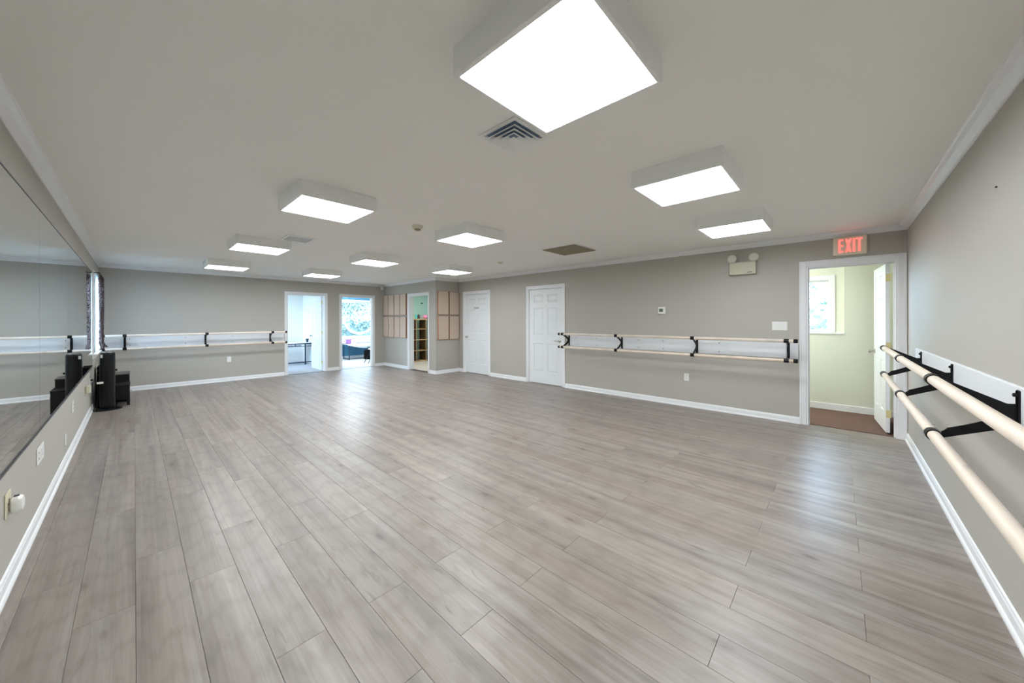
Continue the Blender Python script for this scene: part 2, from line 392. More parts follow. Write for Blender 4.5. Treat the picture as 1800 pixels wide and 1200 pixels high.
# ------------------------------------------------------------------ doors (six-panel leaves)
def door_leaf(n, width, height, label, hinge_side, zb=0.012, knob='knob', knob_side=-1):
    """local frame: x across the leaf from 0 to width, y thickness 0..0.035 (face at y=0 looks to -y), z up"""
    TH = 0.035
    e = bpy.data.objects.new('door_%d' % n, None); COL.objects.link(e)
    struct(e, label, 'door')
    st = 0.115; mid = 0.105; rails = [0.0, 0.235, 0.845, 1.02, 1.60, 1.72, height - 0.11, height]
    xs = [(st, width / 2 - mid / 2), (width / 2 + mid / 2, width - st)]
    zs = [(rails[1], rails[2]), (rails[3], rails[4]), (rails[5], rails[6])]
    bm = bmesh.new()
    # stiles and rails around real panel recesses
    box(bm, (0, 0, 0), (st, TH, height)); box(bm, (width - st, 0, 0), (width, TH, height)); box(bm, (xs[0][1], 0, 0), (xs[1][0], TH, height))
    for x0, x1 in xs:
        for z0, z1 in ((0, rails[1]), (rails[2], rails[3]), (rails[4], rails[5]), (rails[6], height)): box(bm, (x0, 0, z0), (x1, TH, z1))
    obj('leaf_frame', bm, M_door, e)
    for x0, x1 in xs:
        for z0, z1 in zs:
            bm = bmesh.new()
            for face, sgn in ((0, 1), (TH, -1)):
                r = [(x0, z0), (x1, z0), (x1, z1), (x0, z1)]
                lv = []
                for ins, dep in ((0, 0.001), (0.012, 0.010), (0.022, 0.010), (0.045, 0.003)):
                    lv.append([bm.verts.new((x + (ins if x == x0 else -ins), face + sgn * dep, z + (ins if z == z0 else -ins))) for x, z in r])
                for A, B_ in zip(lv, lv[1:]):
                    for i in range(4): bm.faces.new((A[i], A[(i + 1) % 4], B_[(i + 1) % 4], B_[i]))
                bm.faces.new(lv[-1])
            obj('panel', bm, M_door, e)
    kx = width - 0.065 if hinge_side == 'L' else 0.065
    for hz in (0.22, 1.02, 1.83):
        hx = -0.004 if hinge_side == 'L' else width + 0.004
        bm = bmesh.new(); cyl(bm, (hx, -0.004, hz - 0.045), (hx, -0.004, hz + 0.045), 0.0065, seg=10)
        box(bm, (min(hx, 0.0 if hinge_side == 'L' else width) - 0.001, 0.001, hz - 0.045), (max(hx, 0.0 if hinge_side == 'L' else width) + 0.001, TH * 0.9, hz + 0.045))
        h = obj('hinge', bm, M_brass, e, True)
    if knob == 'knob':
        bm = bmesh.new()
        for s in (-1, 1):
            y0 = 0 if s < 0 else TH
            lathe(bm, [(0.031, 0), (0.031, 0.004), (0.012, 0.010), (0.011, 0.030), (0.022, 0.036), (0.028, 0.048), (0.026, 0.060), (0.012, 0.066), (0.001, 0.067)], (kx, y0, 0.915), Vector((0, s, 0)), 20)
        obj('door_knob', bm, M_nickel, e, True)['label'] = 'satin nickel round knob'
    else:
        bm = bmesh.new(); s = -1
        lathe(bm, [(0.033, 0), (0.033, 0.006), (0.016, 0.012), (0.013, 0.045), (0.001, 0.046)], (kx, 0, 0.915), Vector((0, s, 0)), 20)
        dx = -1 if hinge_side == 'L' else 1
        pts = [(kx, -0.042, 0.915), (kx + dx * 0.03, -0.046, 0.917), (kx + dx * 0.07, -0.046, 0.922), (kx + dx * 0.112, -0.044, 0.917)]
        tube(bm, pts, 0.008, 10)
        obj('door_lever', bm, M_nickel, e, True)['label'] = 'chrome lever handle'
    e.location.z = zb
    return e
# closed doors on the right wall: faces look toward -x
def place_door(e, x, y, ang, z=0.012):
    e.location = (x, y, z); e.rotation_euler = (0, 0, ang)
# local x runs along -Y when rotated by -90deg; local -y then faces -x
dr1 = door_leaf(1, 0.876, 1.995, 'closed white six-panel door marked with a small black script word', 'R')
place_door(dr1, W + 0.012, d1y[1] - 0.013, -pi / 2)
dr2 = door_leaf(2, 0.866, 1.995, 'closed white six-panel door behind the far end of the barre', 'L', knob='lever')
place_door(dr2, W + 0.012, d2y[1] - 0.015, -pi / 2)
dr3 = door_leaf(3, 0.755, 1.995, 'open white six-panel exit door swung into the yellow hall', 'L')
# hinge at the near jamb beyond the wall; leaf swings away (+x), left face looks to +y
place_door(dr3, W + T + 0.022, dey[0] + 0.045, 0.075, 0.02)
dr4 = door_leaf(4, 0.85, 1.995, 'open white six-panel door folded back inside the bright white room', 'L')
place_door(dr4, fd[0][1] - 0.012, D + T + 0.012, pi / 2 - 0.03, 0.014)

FONT = None
def text_mesh(name, body, size, mt, extr, bold=0.0, shear=0.0, parent=None, mw=Matrix()):
    cu = bpy.data.curves.new(name, 'FONT'); cu.body = body; cu.size = size; cu.extrude = extr; cu.offset = bold; cu.shear = shear
    cu.align_x = 'CENTER'; cu.align_y = 'CENTER'; cu.resolution_u = 3
    t = bpy.data.objects.new(name, cu); COL.objects.link(t); bpy.context.view_layer.update()
    me = bpy.data.meshes.new_from_object(t.evaluated_get(bpy.context.evaluated_depsgraph_get())); bpy.data.objects.remove(t)
    me.materials.clear(); me.materials.append(mt); me.transform(mw)
    o = bpy.data.objects.new(name, me); COL.objects.link(o)
    if parent: o.parent = parent; o.matrix_parent_inverse = world(parent).inverted()
    return o
M_ink = mat('black_vinyl_letter', srgb(25, 24, 24), 0.6)
# face looking to -x: text x axis -> -Y, y axis -> +Z, normal -> -X
FX = Matrix(((0, 0, -1, 0), (-1, 0, 0, 0), (0, 1, 0, 0), (0, 0, 0, 1)))
k = text_mesh('lettering', 'Kitchen', 0.062, M_ink, 0.0006, 0.0006, 0.35, dr1, Matrix.Translation((W + 0.0115, 7.297, 1.668)) @ FX)
k['label'] = 'small black script word on the door'
bm = bmesh.new(); lathe(bm, [(0.006, 0), (0.005, 0.004), (0.001, 0.005)], (W + 0.012, 5.165, 1.645), Vector((-1, 0, 0)), 10)
box(bm, (W + 0.009, 5.083, 1.640), (W + 0.0125, 5.100, 1.653), 0.001)
o = obj('screw', bm, M_nickel, dr2)

# ------------------------------------------------------------------ ceiling lights
FX0, FX1, FY0, FY1, FZ = 1.299, 1.899, 3.53, 4.112, 2.322
def make_light(label):
    t = thing('ceiling_light', label, 'ceiling light', ((FX0 + FX1) / 2, (FY0 + FY1) / 2, HC), 'square ceiling lights')
    bm = bmesh.new(); th = 0.004
    z0, z1 = FZ, HC
    # thin sheet-metal sides with a folded lip round the lens
    box(bm, (FX0, FY0, z0), (FX0 + th, FY1, z1)); box(bm, (FX1 - th, FY0, z0), (FX1, FY1, z1))
    box(bm, (FX0 + th, FY0, z0), (FX1 - th, FY0 + th, z1)); box(bm, (FX0 + th, FY1 - th, z0), (FX1 - th, FY1, z1))
    obj('housing', bm, M_fixture, t)
    bm = bmesh.new(); li = 0.022; ly = 0.016
    box(bm, (FX0, FY0, z0 - 0.008), (FX0 + li, FY1, z0 + 0.002), 0.002); box(bm, (FX1 - li, FY0, z0 - 0.008), (FX1, FY1, z0 + 0.002), 0.002)
    box(bm, (FX0 + li, FY0, z0 - 0.008), (FX1 - li, FY0 + ly, z0 + 0.002), 0.002); box(bm, (FX0 + li, FY1 - ly, z0 - 0.008), (FX1 - li, FY1, z0 + 0.002), 0.002)
    obj('frame', bm, M_fixture, t)
    bx('diffuser', (FX0 + li - 0.002, FY0 + ly - 0.002, z0 - 0.004), (FX1 - li + 0.002, FY1 - ly + 0.002, z0 + 0.001), M_lens, t)['label'] = 'glowing white diffuser'
    return t
L0 = make_light('ceiling light in the row by the mirror, left of the ceiling register and larger')
dx, dy = 1.607, 2.447
lay = [((0, -1), 'huge square ceiling light at the top of the photo beside the louvred diffuser'),
       ((1, -1), 'ceiling light on the right, between the huge one and the one near the emergency lamps'),
       ((2, -1), 'ceiling light nearest to the twin emergency lamps on the right wall'),
       ((1, 0), 'diamond-looking ceiling light in the middle, between smoke detector and return grille'),
       ((0, 1), 'ceiling light right beside the slotted ceiling register'),
       ((1, 1), 'ceiling light beyond the smoke detector, above the second far doorway'),
       ((2, 1), 'ceiling light farthest right at the far end, above the closet doorway'),
       ((0, 2), 'smallest ceiling light at the far left, nearest to the curtained window'),
       ((1, 2), 'small ceiling light nearest to the far wall, above the bright white doorway')]
for (i, j), lb in lay: copy_thing(L0, lb, (i * dx, j * dy, 0))
L0['label'] = 'second ceiling light from the camera in the row along the mirror, with bare lens frame'

# ------------------------------------------------------------------ mirrors
def zt(y): return 2.139 + (y - 3.6) * (2.118 - 2.139) / (9.05 - 3.6)
def zbm(y): return 0.606 + (y - 3.6) * (0.655 - 0.606) / (9.05 - 3.6)
mlab = ['mirror panel nearest to the camera, above the double wall plates', 'second mirror panel from the camera on the left wall', 'third mirror panel from the camera on the left wall', 'farthest mirror panel, ending at the curtained window']
for (a, b), lb in zip([(1.62, 4.60), (4.60, 6.13), (6.13, 7.60), (7.60, 9.12)], mlab):
    t = thing('mirror', lb, 'mirror', (0, (a + b) / 2, zbm(a)), 'wall mirror panels')
    g = 0.0015
    bm = bmesh.new(); prism(bm, [(0.0005, a + g, zbm(a)), (0.0005, b - g, zbm(b)), (0.0005, b - g, zt(b)), (0.0005, a + g, zt(a))], (0.006, 0, 0))
    obj('mirror_glass', bm, M_mirror, t)
    bm = bmesh.new()
    prism(bm, [(0.0005, a + g, zbm(a) - 0.006), (0.0005, b - g, zbm(b) - 0.006), (0.0005, b - g, zbm(b) + 0.010), (0.0005, a + g, zbm(a) + 0.010)], (0.010, 0, 0))
    obj('bottom_channel', bm, M_channel, t)
    bm = bmesh.new()
    prism(bm, [(0.0005, a + g, zt(a) - 0.004), (0.0005, b - g, zt(b) - 0.004), (0.0005, b - g, zt(b) + 0.003), (0.0005, a + g, zt(a) + 0.003)], (0.008, 0, 0))
    obj('top_channel', bm, M_channel, t)

# ------------------------------------------------------------------ barres
def bracket_profile(z_up, z_lo, off, zc):
    """outline in (offset, z): a K-shaped plate, arms to both rails"""
    pts = [(0.0, 0.985), (0.0, 1.062), (0.007, 1.068), (0.010, 1.062), (0.010, 1.010)]
    pts += [(0.030, 1.008), (off - 0.030, z_up + 0.008), (off - 0.022, z_up - 0.018)]
    # concave inner curve
    c = []
    for i in range(17):
        s = i / 16; zz = (z_up - 0.026) + (z_lo + 0.026 - z_up + 0.026) * s
        dd = (off - 0.032) - (off - 0.032 - 0.050) * (1 - abs(2 * s - 1) ** 1.4)
        c.append((dd, zz))
    pts += c
    pts += [(off - 0.022, z_lo + 0.018), (off - 0.030, z_lo - 0.008), (0.030, 0.905), (0.010, 0.903), (0.010, 0.858), (0.007, 0.851), (0.0, 0.851)]
    return pts
def barre(name_label, wall_i, s_range, brackets, board_range, screws, bz=(0.845, 1.060)):
    """everything in wall coordinates: s along the wall, o into the room"""
    if wall_i == 'L': P = lambda s, o, z: Vector((W - o, s, z))
    if wall_i == 'F': P = lambda s, o, z: Vector((s, D - o, z))
    if wall_i == 'R': P = lambda s, o, z: Vector((s, o, z))
    s0, s1 = s_range; mid = (s0 + s1) / 2
    t = thing('ballet_barre', name_label, 'ballet barre', P(mid, 0, 0.95), 'wall-mounted double ballet barres')
    def pbox(bm, sa, sb, oa, ob, za, zb, bev=0):
        a, b = P(sa, oa, za), P(sb, ob, zb); lo = [min(u, v) for u, v in zip(a, b)]; hi = [max(u, v) for u, v in zip(a, b)]; box(bm, lo, hi, bev)
    bm = bmesh.new(); pbox(bm, board_range[0], board_range[1], 0.0005, 0.019, bz[0], bz[1], 0.003); obj('mounting_board', bm, M_board, t)
    for nm, z in (('upper_rail', 1.086), ('lower_rail', 0.836)):
        bm = bmesh.new(); cyl(bm, P(s0, 0.25, z), P(s1, 0.25, z), 0.0215, seg=28)
        r = obj(nm, bm, M_rail_y if wall_i == 'L' else M_rail_x, t, True)
        for s, sg in ((s0, 1), (s1, -1)):
            bm = bmesh.new(); ax = (P(1, 0, 0) - P(0, 0, 0)) * (-sg)
            lathe(bm, [(0.0225, -0.036), (0.0248, -0.033), (0.0248, 0.0), (0.0215, 0.007), (0.001, 0.009)], P(s, 0.25, z), ax, 28)
            obj('end_cap', bm, M_black, r, True)
    for s in brackets:
        bm = bmesh.new(); pr_ = bracket_profile(1.086, 0.836, 0.25, 0.96)
        th = 0.006
        a = P(s - th / 2, 0, 0); vec = P(s + th / 2, 0, 0) - P(s - th / 2, 0, 0)
        prism(bm, [P(s - th / 2, 0.019 + o * 0.9999, z) if o < 0.2 else P(s - th / 2, o, z) for o, z in pr_], vec)
        pbox(bm, s - 0.016, s + 0.016, 0.0185, 0.025, 0.848, 1.068, 0.005)
        br = obj('bracket', bm, M_black, t)
        for z in (1.086, 0.836):
            bm = bmesh.new()
            lathe(bm, [(0.0218, -0.026), (0.0262, -0.026), (0.0262, 0.026), (0.0218, 0.026)], P(s, 0.25, z), P(1, 0, 0) - P(0, 0, 0), 28)
            obj('rail_clip', bm, M_black, br, True)
        for z, so in ((1.048, -0.004), (0.868, -0.004)):
            bm = bmesh.new(); lathe(bm, [(0.0085, 0), (0.0085, 0.010), (0.006, 0.013), (0.001, 0.0135)], P(s + so + 0.0, 0.0245, z), P(0, 1, 0) - P(0, 0, 0), 8)
            obj('bolt', bm, M_black, br)
    for s in screws:
        for z in (1.015, 0.888):
            bm = bmesh.new(); lathe(bm, [(0.0075, -0.001), (0.0065, 0.002), (0.001, 0.003)], P(s, 0.019, z), P(0, 1, 0) - P(0, 0, 0), 8)
            obj('screw', bm, M_dark, t)
    return t
M_rail_y = M_beech
M_rail_x = make_wood('pale_beech_cross', srgb(236, 223, 208), srgb(228, 211, 192), srgb(243, 234, 222), 0.4, grain_axis='X', scale=0.6)
barre('double ballet barre with four black brackets on the long wall between two doors', 'L', (0.947, 4.575), [4.483, 3.375, 2.159, 1.054], (0.950, 4.50), [4.32, 3.88, 3.072, 2.665, 1.858])
barre('double ballet barre on the far wall, ending at the bright white doorway', 'F', (0.05, 2.978), [0.328, 1.503, 2.686], (0.065, 2.982), [0.392, 1.185, 1.968, 2.762])
barre('double ballet barre nearest to the camera, seen foreshortened at the right edge', 'R', (1.50, 5.372), [5.275, 4.100, 2.941, 1.62], (1.54, 5.635), [], (0.838, 1.079))

# ------------------------------------------------------------------ left window with curtain
def window(n, axis, pos, s0, s1, z0, z1, label, rail=True, frame=0.045, inner=1, mull=[]):
    """axis 'y': in an x=const wall; glass centred at pos"""
    e = bpy.data.objects.new('window_%d' % n, None); COL.objects.link(e); struct(e, label, 'window')
    def P(s, o, z): return (pos + o, s, z) if axis == 'y' else (s, pos + o, z)
    e.location = P((s0 + s1) / 2, 0, z0)
    def B(bm, a, b, oa, ob, za, zb, bev=0.003):
        p, q = P(a, oa, za), P(b, ob, zb); box(bm, [min(u, v) for u, v in zip(p, q)], [max(u, v) for u, v in zip(p, q)], bev)
    bm = bmesh.new(); f = frame
    B(bm, s0, s0 + f, -0.02, 0.02, z0, z1); B(bm, s1 - f, s1, -0.02, 0.02, z0, z1)
    B(bm, s0 + f, s1 - f, -0.02, 0.02, z0, z0 + f); B(bm, s0 + f, s1 - f, -0.02, 0.02, z1 - f, z1)
    obj('window_frame', bm, M_trim, e)
    zm = (z0 + z1) / 2
    if rail:
        bm = bmesh.new(); B(bm, s0 + f, s1 - f, -0.024, 0.024, zm - 0.018, zm + 0.018); obj('meeting_rail', bm, M_trim, e)
    for mx in mull:
        bm = bmesh.new(); B(bm, mx - 0.025, mx + 0.025, -0.02, 0.02, z0 + f, z1 - f); obj('mullion', bm, M_trim, e)
    bays = [s0 + f] + list(mull) + [s1 - f]
    for a, b in zip(bays, bays[1:]):
        for za, zb in (((z0 + f, zm), (zm, z1 - f)) if rail else ((z0 + f, z1 - f),)):
            bm = bmesh.new(); B(bm, a, b, -0.002, 0.002, za, zb, 0); obj('pane', bm, M_pane, e)
    return e
# thin architectural glass: lets daylight straight through, keeps a faint reflection
M_pane = bpy.data.materials.new('thin_window_pane'); M_pane.use_nodes = True
_n = M_pane.node_tree; _n.nodes.clear(); _o = _n.nodes.new('ShaderNodeOutputMaterial'); _t = _n.nodes.new('ShaderNodeBsdfTransparent'); _g = _n.nodes.new('ShaderNodeBsdfGlossy')
_m = _n.nodes.new('ShaderNodeMixShader'); _f = _n.nodes.new('ShaderNodeFresnel'); _f.inputs[0].default_value = 1.45; _g.inputs['Roughness'].default_value = 0.02
_t.inputs[0].default_value = (0.95, 0.97, 0.98, 1)
_n.links.new(_f.outputs[0], _m.inputs[0]); _n.links.new(_t.outputs[0], _m.inputs[1]); _n.links.new(_g.outputs[0], _m.inputs[2]); _n.links.new(_m.outputs[0], _o.inputs[0])

w1 = window(1, 'y', -0.085, wy0, wy1, wz0, wz1, 'window beside the mirror, seen edge-on behind a curtain')
bm = bmesh.new()
c = 0.06
box(bm, (0, wy0 - c, wz0 - 0.02), (0.016, wy0, wz1 + c), 0.002); box(bm, (0, wy1, wz0 - 0.02), (0.016, wy1 + c, wz1 + c), 0.002)
box(bm, (0, wy0, wz1), (0.016, wy1, wz1 + c), 0.002); box(bm, (0, wy0 - c, wz0 - 0.08), (0.014, wy1 + c, wz0 - 0.02), 0.002)
obj('window_casing', bm, M_trim, w1)
bx('window_sill', (-0.06, wy0 - c - 0.02, wz0 - 0.02), (0.055, wy1 + c + 0.02, wz0), M_trim, w1, 0.004)
# curtain: pleated cloth with thickness, gathered in at the lower hem
cur = thing('curtain', 'dark brown lace curtain hanging beside the mirror', 'curtain', (0.065, 9.9, 2.12))
bm = bmesh.new(); NU, NV = 64, 40; gy0, gy1 = 9.40, 10.355
grid = []
for v in range(NV + 1):
    tz = v / NV; z = 2.115 - tz * 1.215
    row = []
    squeeze = 1 - 0.30 * math.exp(-((tz - 0.97) / 0.30) ** 2)
    for u in range(NU + 1):
        s = u / NU; y = gy1 - 0.02 - (gy1 - gy0) * (1 - s) * squeeze if False else gy0 + (gy1 - gy0) * (0.5 + (s - 0.5) * squeeze)
        x = 0.066 + 0.014 * sin(s * 2 * pi * 9 + tz * 1.2) + 0.004 * sin(s * 47 + tz * 9)
        if tz > 0.93: x += 0.05 * (tz - 0.93) / 0.07 * (0.5 + 0.5 * cos(s * pi * 2)) * (1 if s > 0.5 else 0.6)
        row.append(bm.verts.new((x, y, z + 0.010 * sin(s * 2 * pi * 14) * (1 if v == NV else 0))))
    grid.append(row)
for a, b in zip(grid, grid[1:]):
    for i in range(NU): bm.faces.new((a[i], a[i + 1], b[i + 1], b[i]))
cl = obj('curtain_cloth', bm, M_curtain, cur, True)
sm = cl.modifiers.new('thick', 'SOLIDIFY'); sm.thickness = 0.003
sh = thing('sheer_curtain', 'bright white sheer curtain glowing in the window beside the mirror', 'curtain', (0.026, 9.8, 2.12))
bm = bmesh.new(); pr0 = None
for u in range(121):
    y_ = 9.26 + 1.09 * u / 120; x_ = 0.027 + 0.005 * sin(u * 0.9)
    v0, v1 = bm.verts.new((x_, y_, 2.125)), bm.verts.new((x_, y_, 0.865))
    if pr0: bm.faces.new((pr0[0], v0, v1, pr0[1]))
    pr0 = (v0, v1)
obj('sheer_cloth', bm, M_sheer, sh, True)
one('tension_rod', lambda b: cyl(b, (0.027, 9.22, 2.128), (0.027, 10.40, 2.128), 0.005, seg=10), M_trim, sh, True)
def rod(b):
    cyl(b, (0.07, 9.18, 2.13), (0.07, 10.50, 2.13), 0.008, seg=12)
    for y in (9.2, 10.48): cyl(b, (0.016, y, 2.13), (0.07, y, 2.13), 0.006, seg=10)
one('curtain_rod', rod, M_black, cur, True)

# ------------------------------------------------------------------ wall plates and small electrical things
def plate(label, cat, wallc, s, z, w, h, gangs, group=None, name='wall_outlet', mt=M_plate, group_name=None):
    """gangs: list of 'outlet' / 'toggle' / 'rocker' / 'blank'; wallc: 'X0','F','L','R'"""
    P = {'X0': lambda s, o, z: (o, s, z), 'F': lambda s, o, z: (s, D - o, z), 'L': lambda s, o, z: (W - o, s, z), 'R': lambda s, o, z: (s, o, z)}[wallc]
    t = thing(name, label, cat, P(s, 0, z), group)
    def B(nm, s0, s1, z0, z1, o0, o1, m_, bev=0.001):
        p, q = P(s0, o0, z0), P(s1, o1, z1); return bx(nm, [min(u, v) for u, v in zip(p, q)], [max(u, v) for u, v in zip(p, q)], m_, t, bev)
    B('cover_plate', s - w / 2, s + w / 2, z - h / 2, z + h / 2, 0.0003, 0.006, mt, 0.0025)
    n = len(gangs); step = w / n
    for i, g in enumerate(gangs):
        c = s - w / 2 + step * (i + 0.5)
        if g == 'outlet':
            for dz in (-0.02, 0.02):
                B('receptacle', c - 0.016, c + 0.016, z + dz - 0.014, z + dz + 0.014, 0.006, 0.008, mt, 0.003)
                for ds in (-0.006, 0.006): B('slot', c + ds - 0.0012, c + ds + 0.0012, z + dz - 0.004, z + dz + 0.006, 0.0075, 0.0086, M_dark, 0)
        elif g == 'toggle':
            B('toggle_surround', c - 0.006, c + 0.006, z - 0.013, z + 0.013, 0.006, 0.0072, M_fixture, 0.001)
            B('toggle', c - 0.004, c + 0.004, z + 0.000, z + 0.011, 0.0072, 0.016, mt, 0.001)
        elif g == 'rocker':
            B('rocker_frame', c - 0.018, c + 0.018, z - 0.035, z + 0.035, 0.006, 0.0072, M_fixture, 0.001)
            B('rocker', c - 0.0145, c + 0.0145, z - 0.031, z + 0.031, 0.0072, 0.010, mt, 0.001)
    return t
plate('white double outlet under the barre on the long right wall', 'outlet', 'L', 2.315, 0.460, 0.072, 0.115, ['outlet'])
plate('white single wall plate under the barre on the far wall', 'wall plate', 'F', 1.908, 0.493, 0.075, 0.125, ['rocker'], name='wall_plate')
plate('white triple light switch beside the exit doorway', 'light switch', 'L', 1.146, 1.271, 0.165, 0.118, ['toggle', 'toggle', 'toggle'], name='light_switch')
plate('white two-part plate with outlet and rockers under the mirror', 'outlet', 'X0', 4.64, 0.445, 0.24, 0.115, ['outlet', 'rocker', 'rocker'])
plate('narrow white wall plate low on the mirror wall', 'wall plate', 'X0', 5.955, 0.238, 0.072, 0.11, ['blank'], name='wall_plate')
plate('white outlet under the third mirror panel with a small plug cover', 'outlet', 'X0', 6.55, 0.452, 0.12, 0.12, ['outlet'])
ol = plate('ivory outlet plate at the left edge holding a white plug-in device', 'outlet', 'X0', 3.715, 0.42, 0.115, 0.125, ['outlet'], mt=M_ivory)
o2 = plate('ivory outlet plate beside the black tower with an air freshener plugged in', 'outlet', 'X0', 7.94, 0.43, 0.10, 0.12, ['outlet'], mt=M_ivory)
o3 = plate('small white outlet close to the black tower, feeding its cord', 'outlet', 'X0', 8.66, 0.47, 0.075, 0.12, ['outlet'])
# plug-in device (rounded white body) at the left edge
t = thing('plug_in_monitor', 'rounded white plug-in device on the ivory outlet at the left edge', 'plug-in device', (0.008, 3.735, 0.43))
bm = bmesh.new()
for x, hy, hz in ((0.0085, 0.022, 0.030), (0.016, 0.033, 0.041), (0.036, 0.035, 0.043), (0.049, 0.029, 0.035), (0.053, 0.016, 0.022)):
    ring = [bm.verts.new((x, 3.725 + hy * math.copysign(abs(cos(a)) ** 0.55, cos(a)), 0.408 + hz * math.copysign(abs(sin(a)) ** 0.55, sin(a)))) for a in [2 * pi * i / 28 for i in range(28)]]
    if x > 0.0086:
        for i in range(28): bm.faces.new((prev[i], prev[(i + 1) % 28], ring[(i + 1) % 28], ring[i]))
    else: bm.faces.new(ring)
    prev = ring
bm.faces.new(prev)
obj('body', bm, M_plate, t, True)
bx('vent', (0.020, 3.712, 0.4500), (0.038, 3.738, 0.4518), M_dark, t)
t = thing('air_freshener', 'cream plug-in air freshener near the black tower', 'air freshener', (0.008, 7.94, 0.43))
bm = bmesh.new(); box(bm, (0.0085, 7.915, 0.395), (0.052, 7.99, 0.50), 0.014, 3); obj('body', bm, M_cream, t, True)
bx('vent', (0.0515, 7.935, 0.46), (0.0528, 7.97, 0.482), M_ivory, t)

# thermostat
t = thing('thermostat', 'small white thermostat with a green-grey screen on the right wall', 'thermostat', (W, 2.685, 1.51))
bx('housing', (W - 0.026, 2.628, 1.452), (W - 0.0003, 2.744, 1.568), M_plate, t, 0.006, 2)
bx('screen', (W - 0.0275, 2.664, 1.488), (W - 0.0255, 2.726, 1.54), mat('lcd_screen', srgb(104, 122, 100), 0.3), t)
bx('digit', (W - 0.0282, 2.684, 1.500), (W - 0.0274, 2.690, 1.526), M_ink, t); bx('digit', (W - 0.0282, 2.700, 1.500), (W - 0.0274, 2.706, 1.526), M_ink, t)

# emergency light
t = thing('emergency_light', 'cream emergency light box with twin round lamps beside the exit sign', 'emergency light', (W, 1.56, 2.08))
bx('battery_box', (W - 0.085, 1.40, 1.995), (W - 0.0005, 1.715, 2.165), mat('cream_enamel', srgb(206, 204, 182), 0.45), t, 0.006, 2)
for y in (1.685, 1.425):
    bm = bmesh.new()
    c0 = Vector((W - 0.06, y, 2.225)); ax = Vector((-0.75, -0.1 if y < 1.5 else 0.1, -0.22)).normalized()
    cyl(bm, (W - 0.045, y, 2.16), (W - 0.045, y, 2.195), 0.014, seg=12)
    lathe(bm, [(0.02, -0.05), (0.045, -0.04), (0.058, -0.01), (0.060, 0.0), (0.055, 0.003)], c0, ax, 28)
    h = obj('lamp_head', bm, M_cream, t, True)
    bm = bmesh.new(); lathe(bm, [(0.055, 0.0), (0.048, 0.008), (0.030, 0.012), (0.001, 0.014)], c0, ax, 28)
    obj('lens', bm, mat('clear_lamp_lens', srgb(225, 225, 218), 0.1, spec=0.8), h, True)
bx('nameplate', (W - 0.0862, 1.44, 2.015), (W - 0.0848, 1.50, 2.022), M_dark, t)

# exit sign
t = thing('exit_sign', 'cream exit sign with glowing red letters over the open doorway', 'exit sign', (W, 0.468, 2.25))
bx('housing', (W - 0.045, 0.318, 2.138), (W - 0.0005, 0.618, 2.356), mat('beige_plastic', srgb(240, 228, 204), 0.5), t, 0.014, 3)
XL = W - 0.0455
def strokes(b):
    def q(pts): prism(b, [(XL, y, z) for y, z in pts], (-0.003, 0, 0))
    zb_, zt_, st_ = 2.170, 2.328, 0.0175
    def bar(ya, yb, za, zb2): q([(ya, za), (yb, za), (yb, zb2), (ya, zb2)])
    bar(0.566, 0.566 - st_, zb_, zt_)
    for za in (zb_, (zb_ + zt_) / 2 - st_ / 2, zt_ - st_): bar(0.566 - st_, 0.524, za, za + st_)
    q([(0.506, zb_), (0.489, zb_), (0.452, zt_), (0.469, zt_)]); q([(0.469, zb_), (0.452, zb_), (0.489, zt_), (0.506, zt_)])
    bar(0.439, 0.4215, zb_, zt_)
    bar(0.409, 0.359, zt_ - st_, zt_); bar(0.393, 0.3755, zb_, zt_ - st_)
one('exit_letters', strokes, M_exit, t)['label'] = 'glowing red letters EXIT'

# smoke detectors, motion sensor, registers
t = thing('smoke_detector', 'cream smoke detector on the ceiling near the middle', 'smoke detector', (2.633, 4.05, HC))
bm = bmesh.new(); lathe(bm, [(0.062, 0), (0.062, 0.012), (0.055, 0.018), (0.050, 0.034), (0.036, 0.040), (0.001, 0.041)], (2.633, 4.05, HC), Vector((0, 0, -1)), 32); obj('housing', bm, M_cream, t, True)
bm = bmesh.new(); lathe(bm, [(0.034, 0.040), (0.034, 0.050), (0.022, 0.054), (0.001, 0.055)], (2.633, 4.05, HC), Vector((0, 0, -1)), 24); obj('sensor_grille', bm, M_grille, t, True)
t = thing('ceiling_sensor', 'tiny flat round sensor on the ceiling toward the far doors', 'sensor', (5.08, 5.157, HC))
bm = bmesh.new(); lathe(bm, [(0.055, 0), (0.055, 0.010), (0.04, 0.018), (0.001, 0.019)], (5.08, 5.157, HC), Vector((0, 0, -1)), 24); obj('housing', bm, M_cream, t, True)
bm = bmesh.new(); lathe(bm, [(0.020, 0.018), (0.018, 0.024), (0.001, 0.025)], (5.08, 5.157, HC), Vector((0, 0, -1)), 16); obj('cap', bm, M_grille, t, True)
t = thing('motion_sensor', 'small white motion sensor under the crown moulding in the far corner', 'motion sensor', (5.49, 10.62, 2.33))
bx('housing', (5.475, 10.54, 2.27), (5.54, 10.60, 2.362), M_plate, t, 0.01, 2)
one('swivel_mount', lambda b: cyl(b, (5.507, 10.59, 2.335), (5.507, 10.6465, 2.335), 0.012, seg=10), M_plate, t)

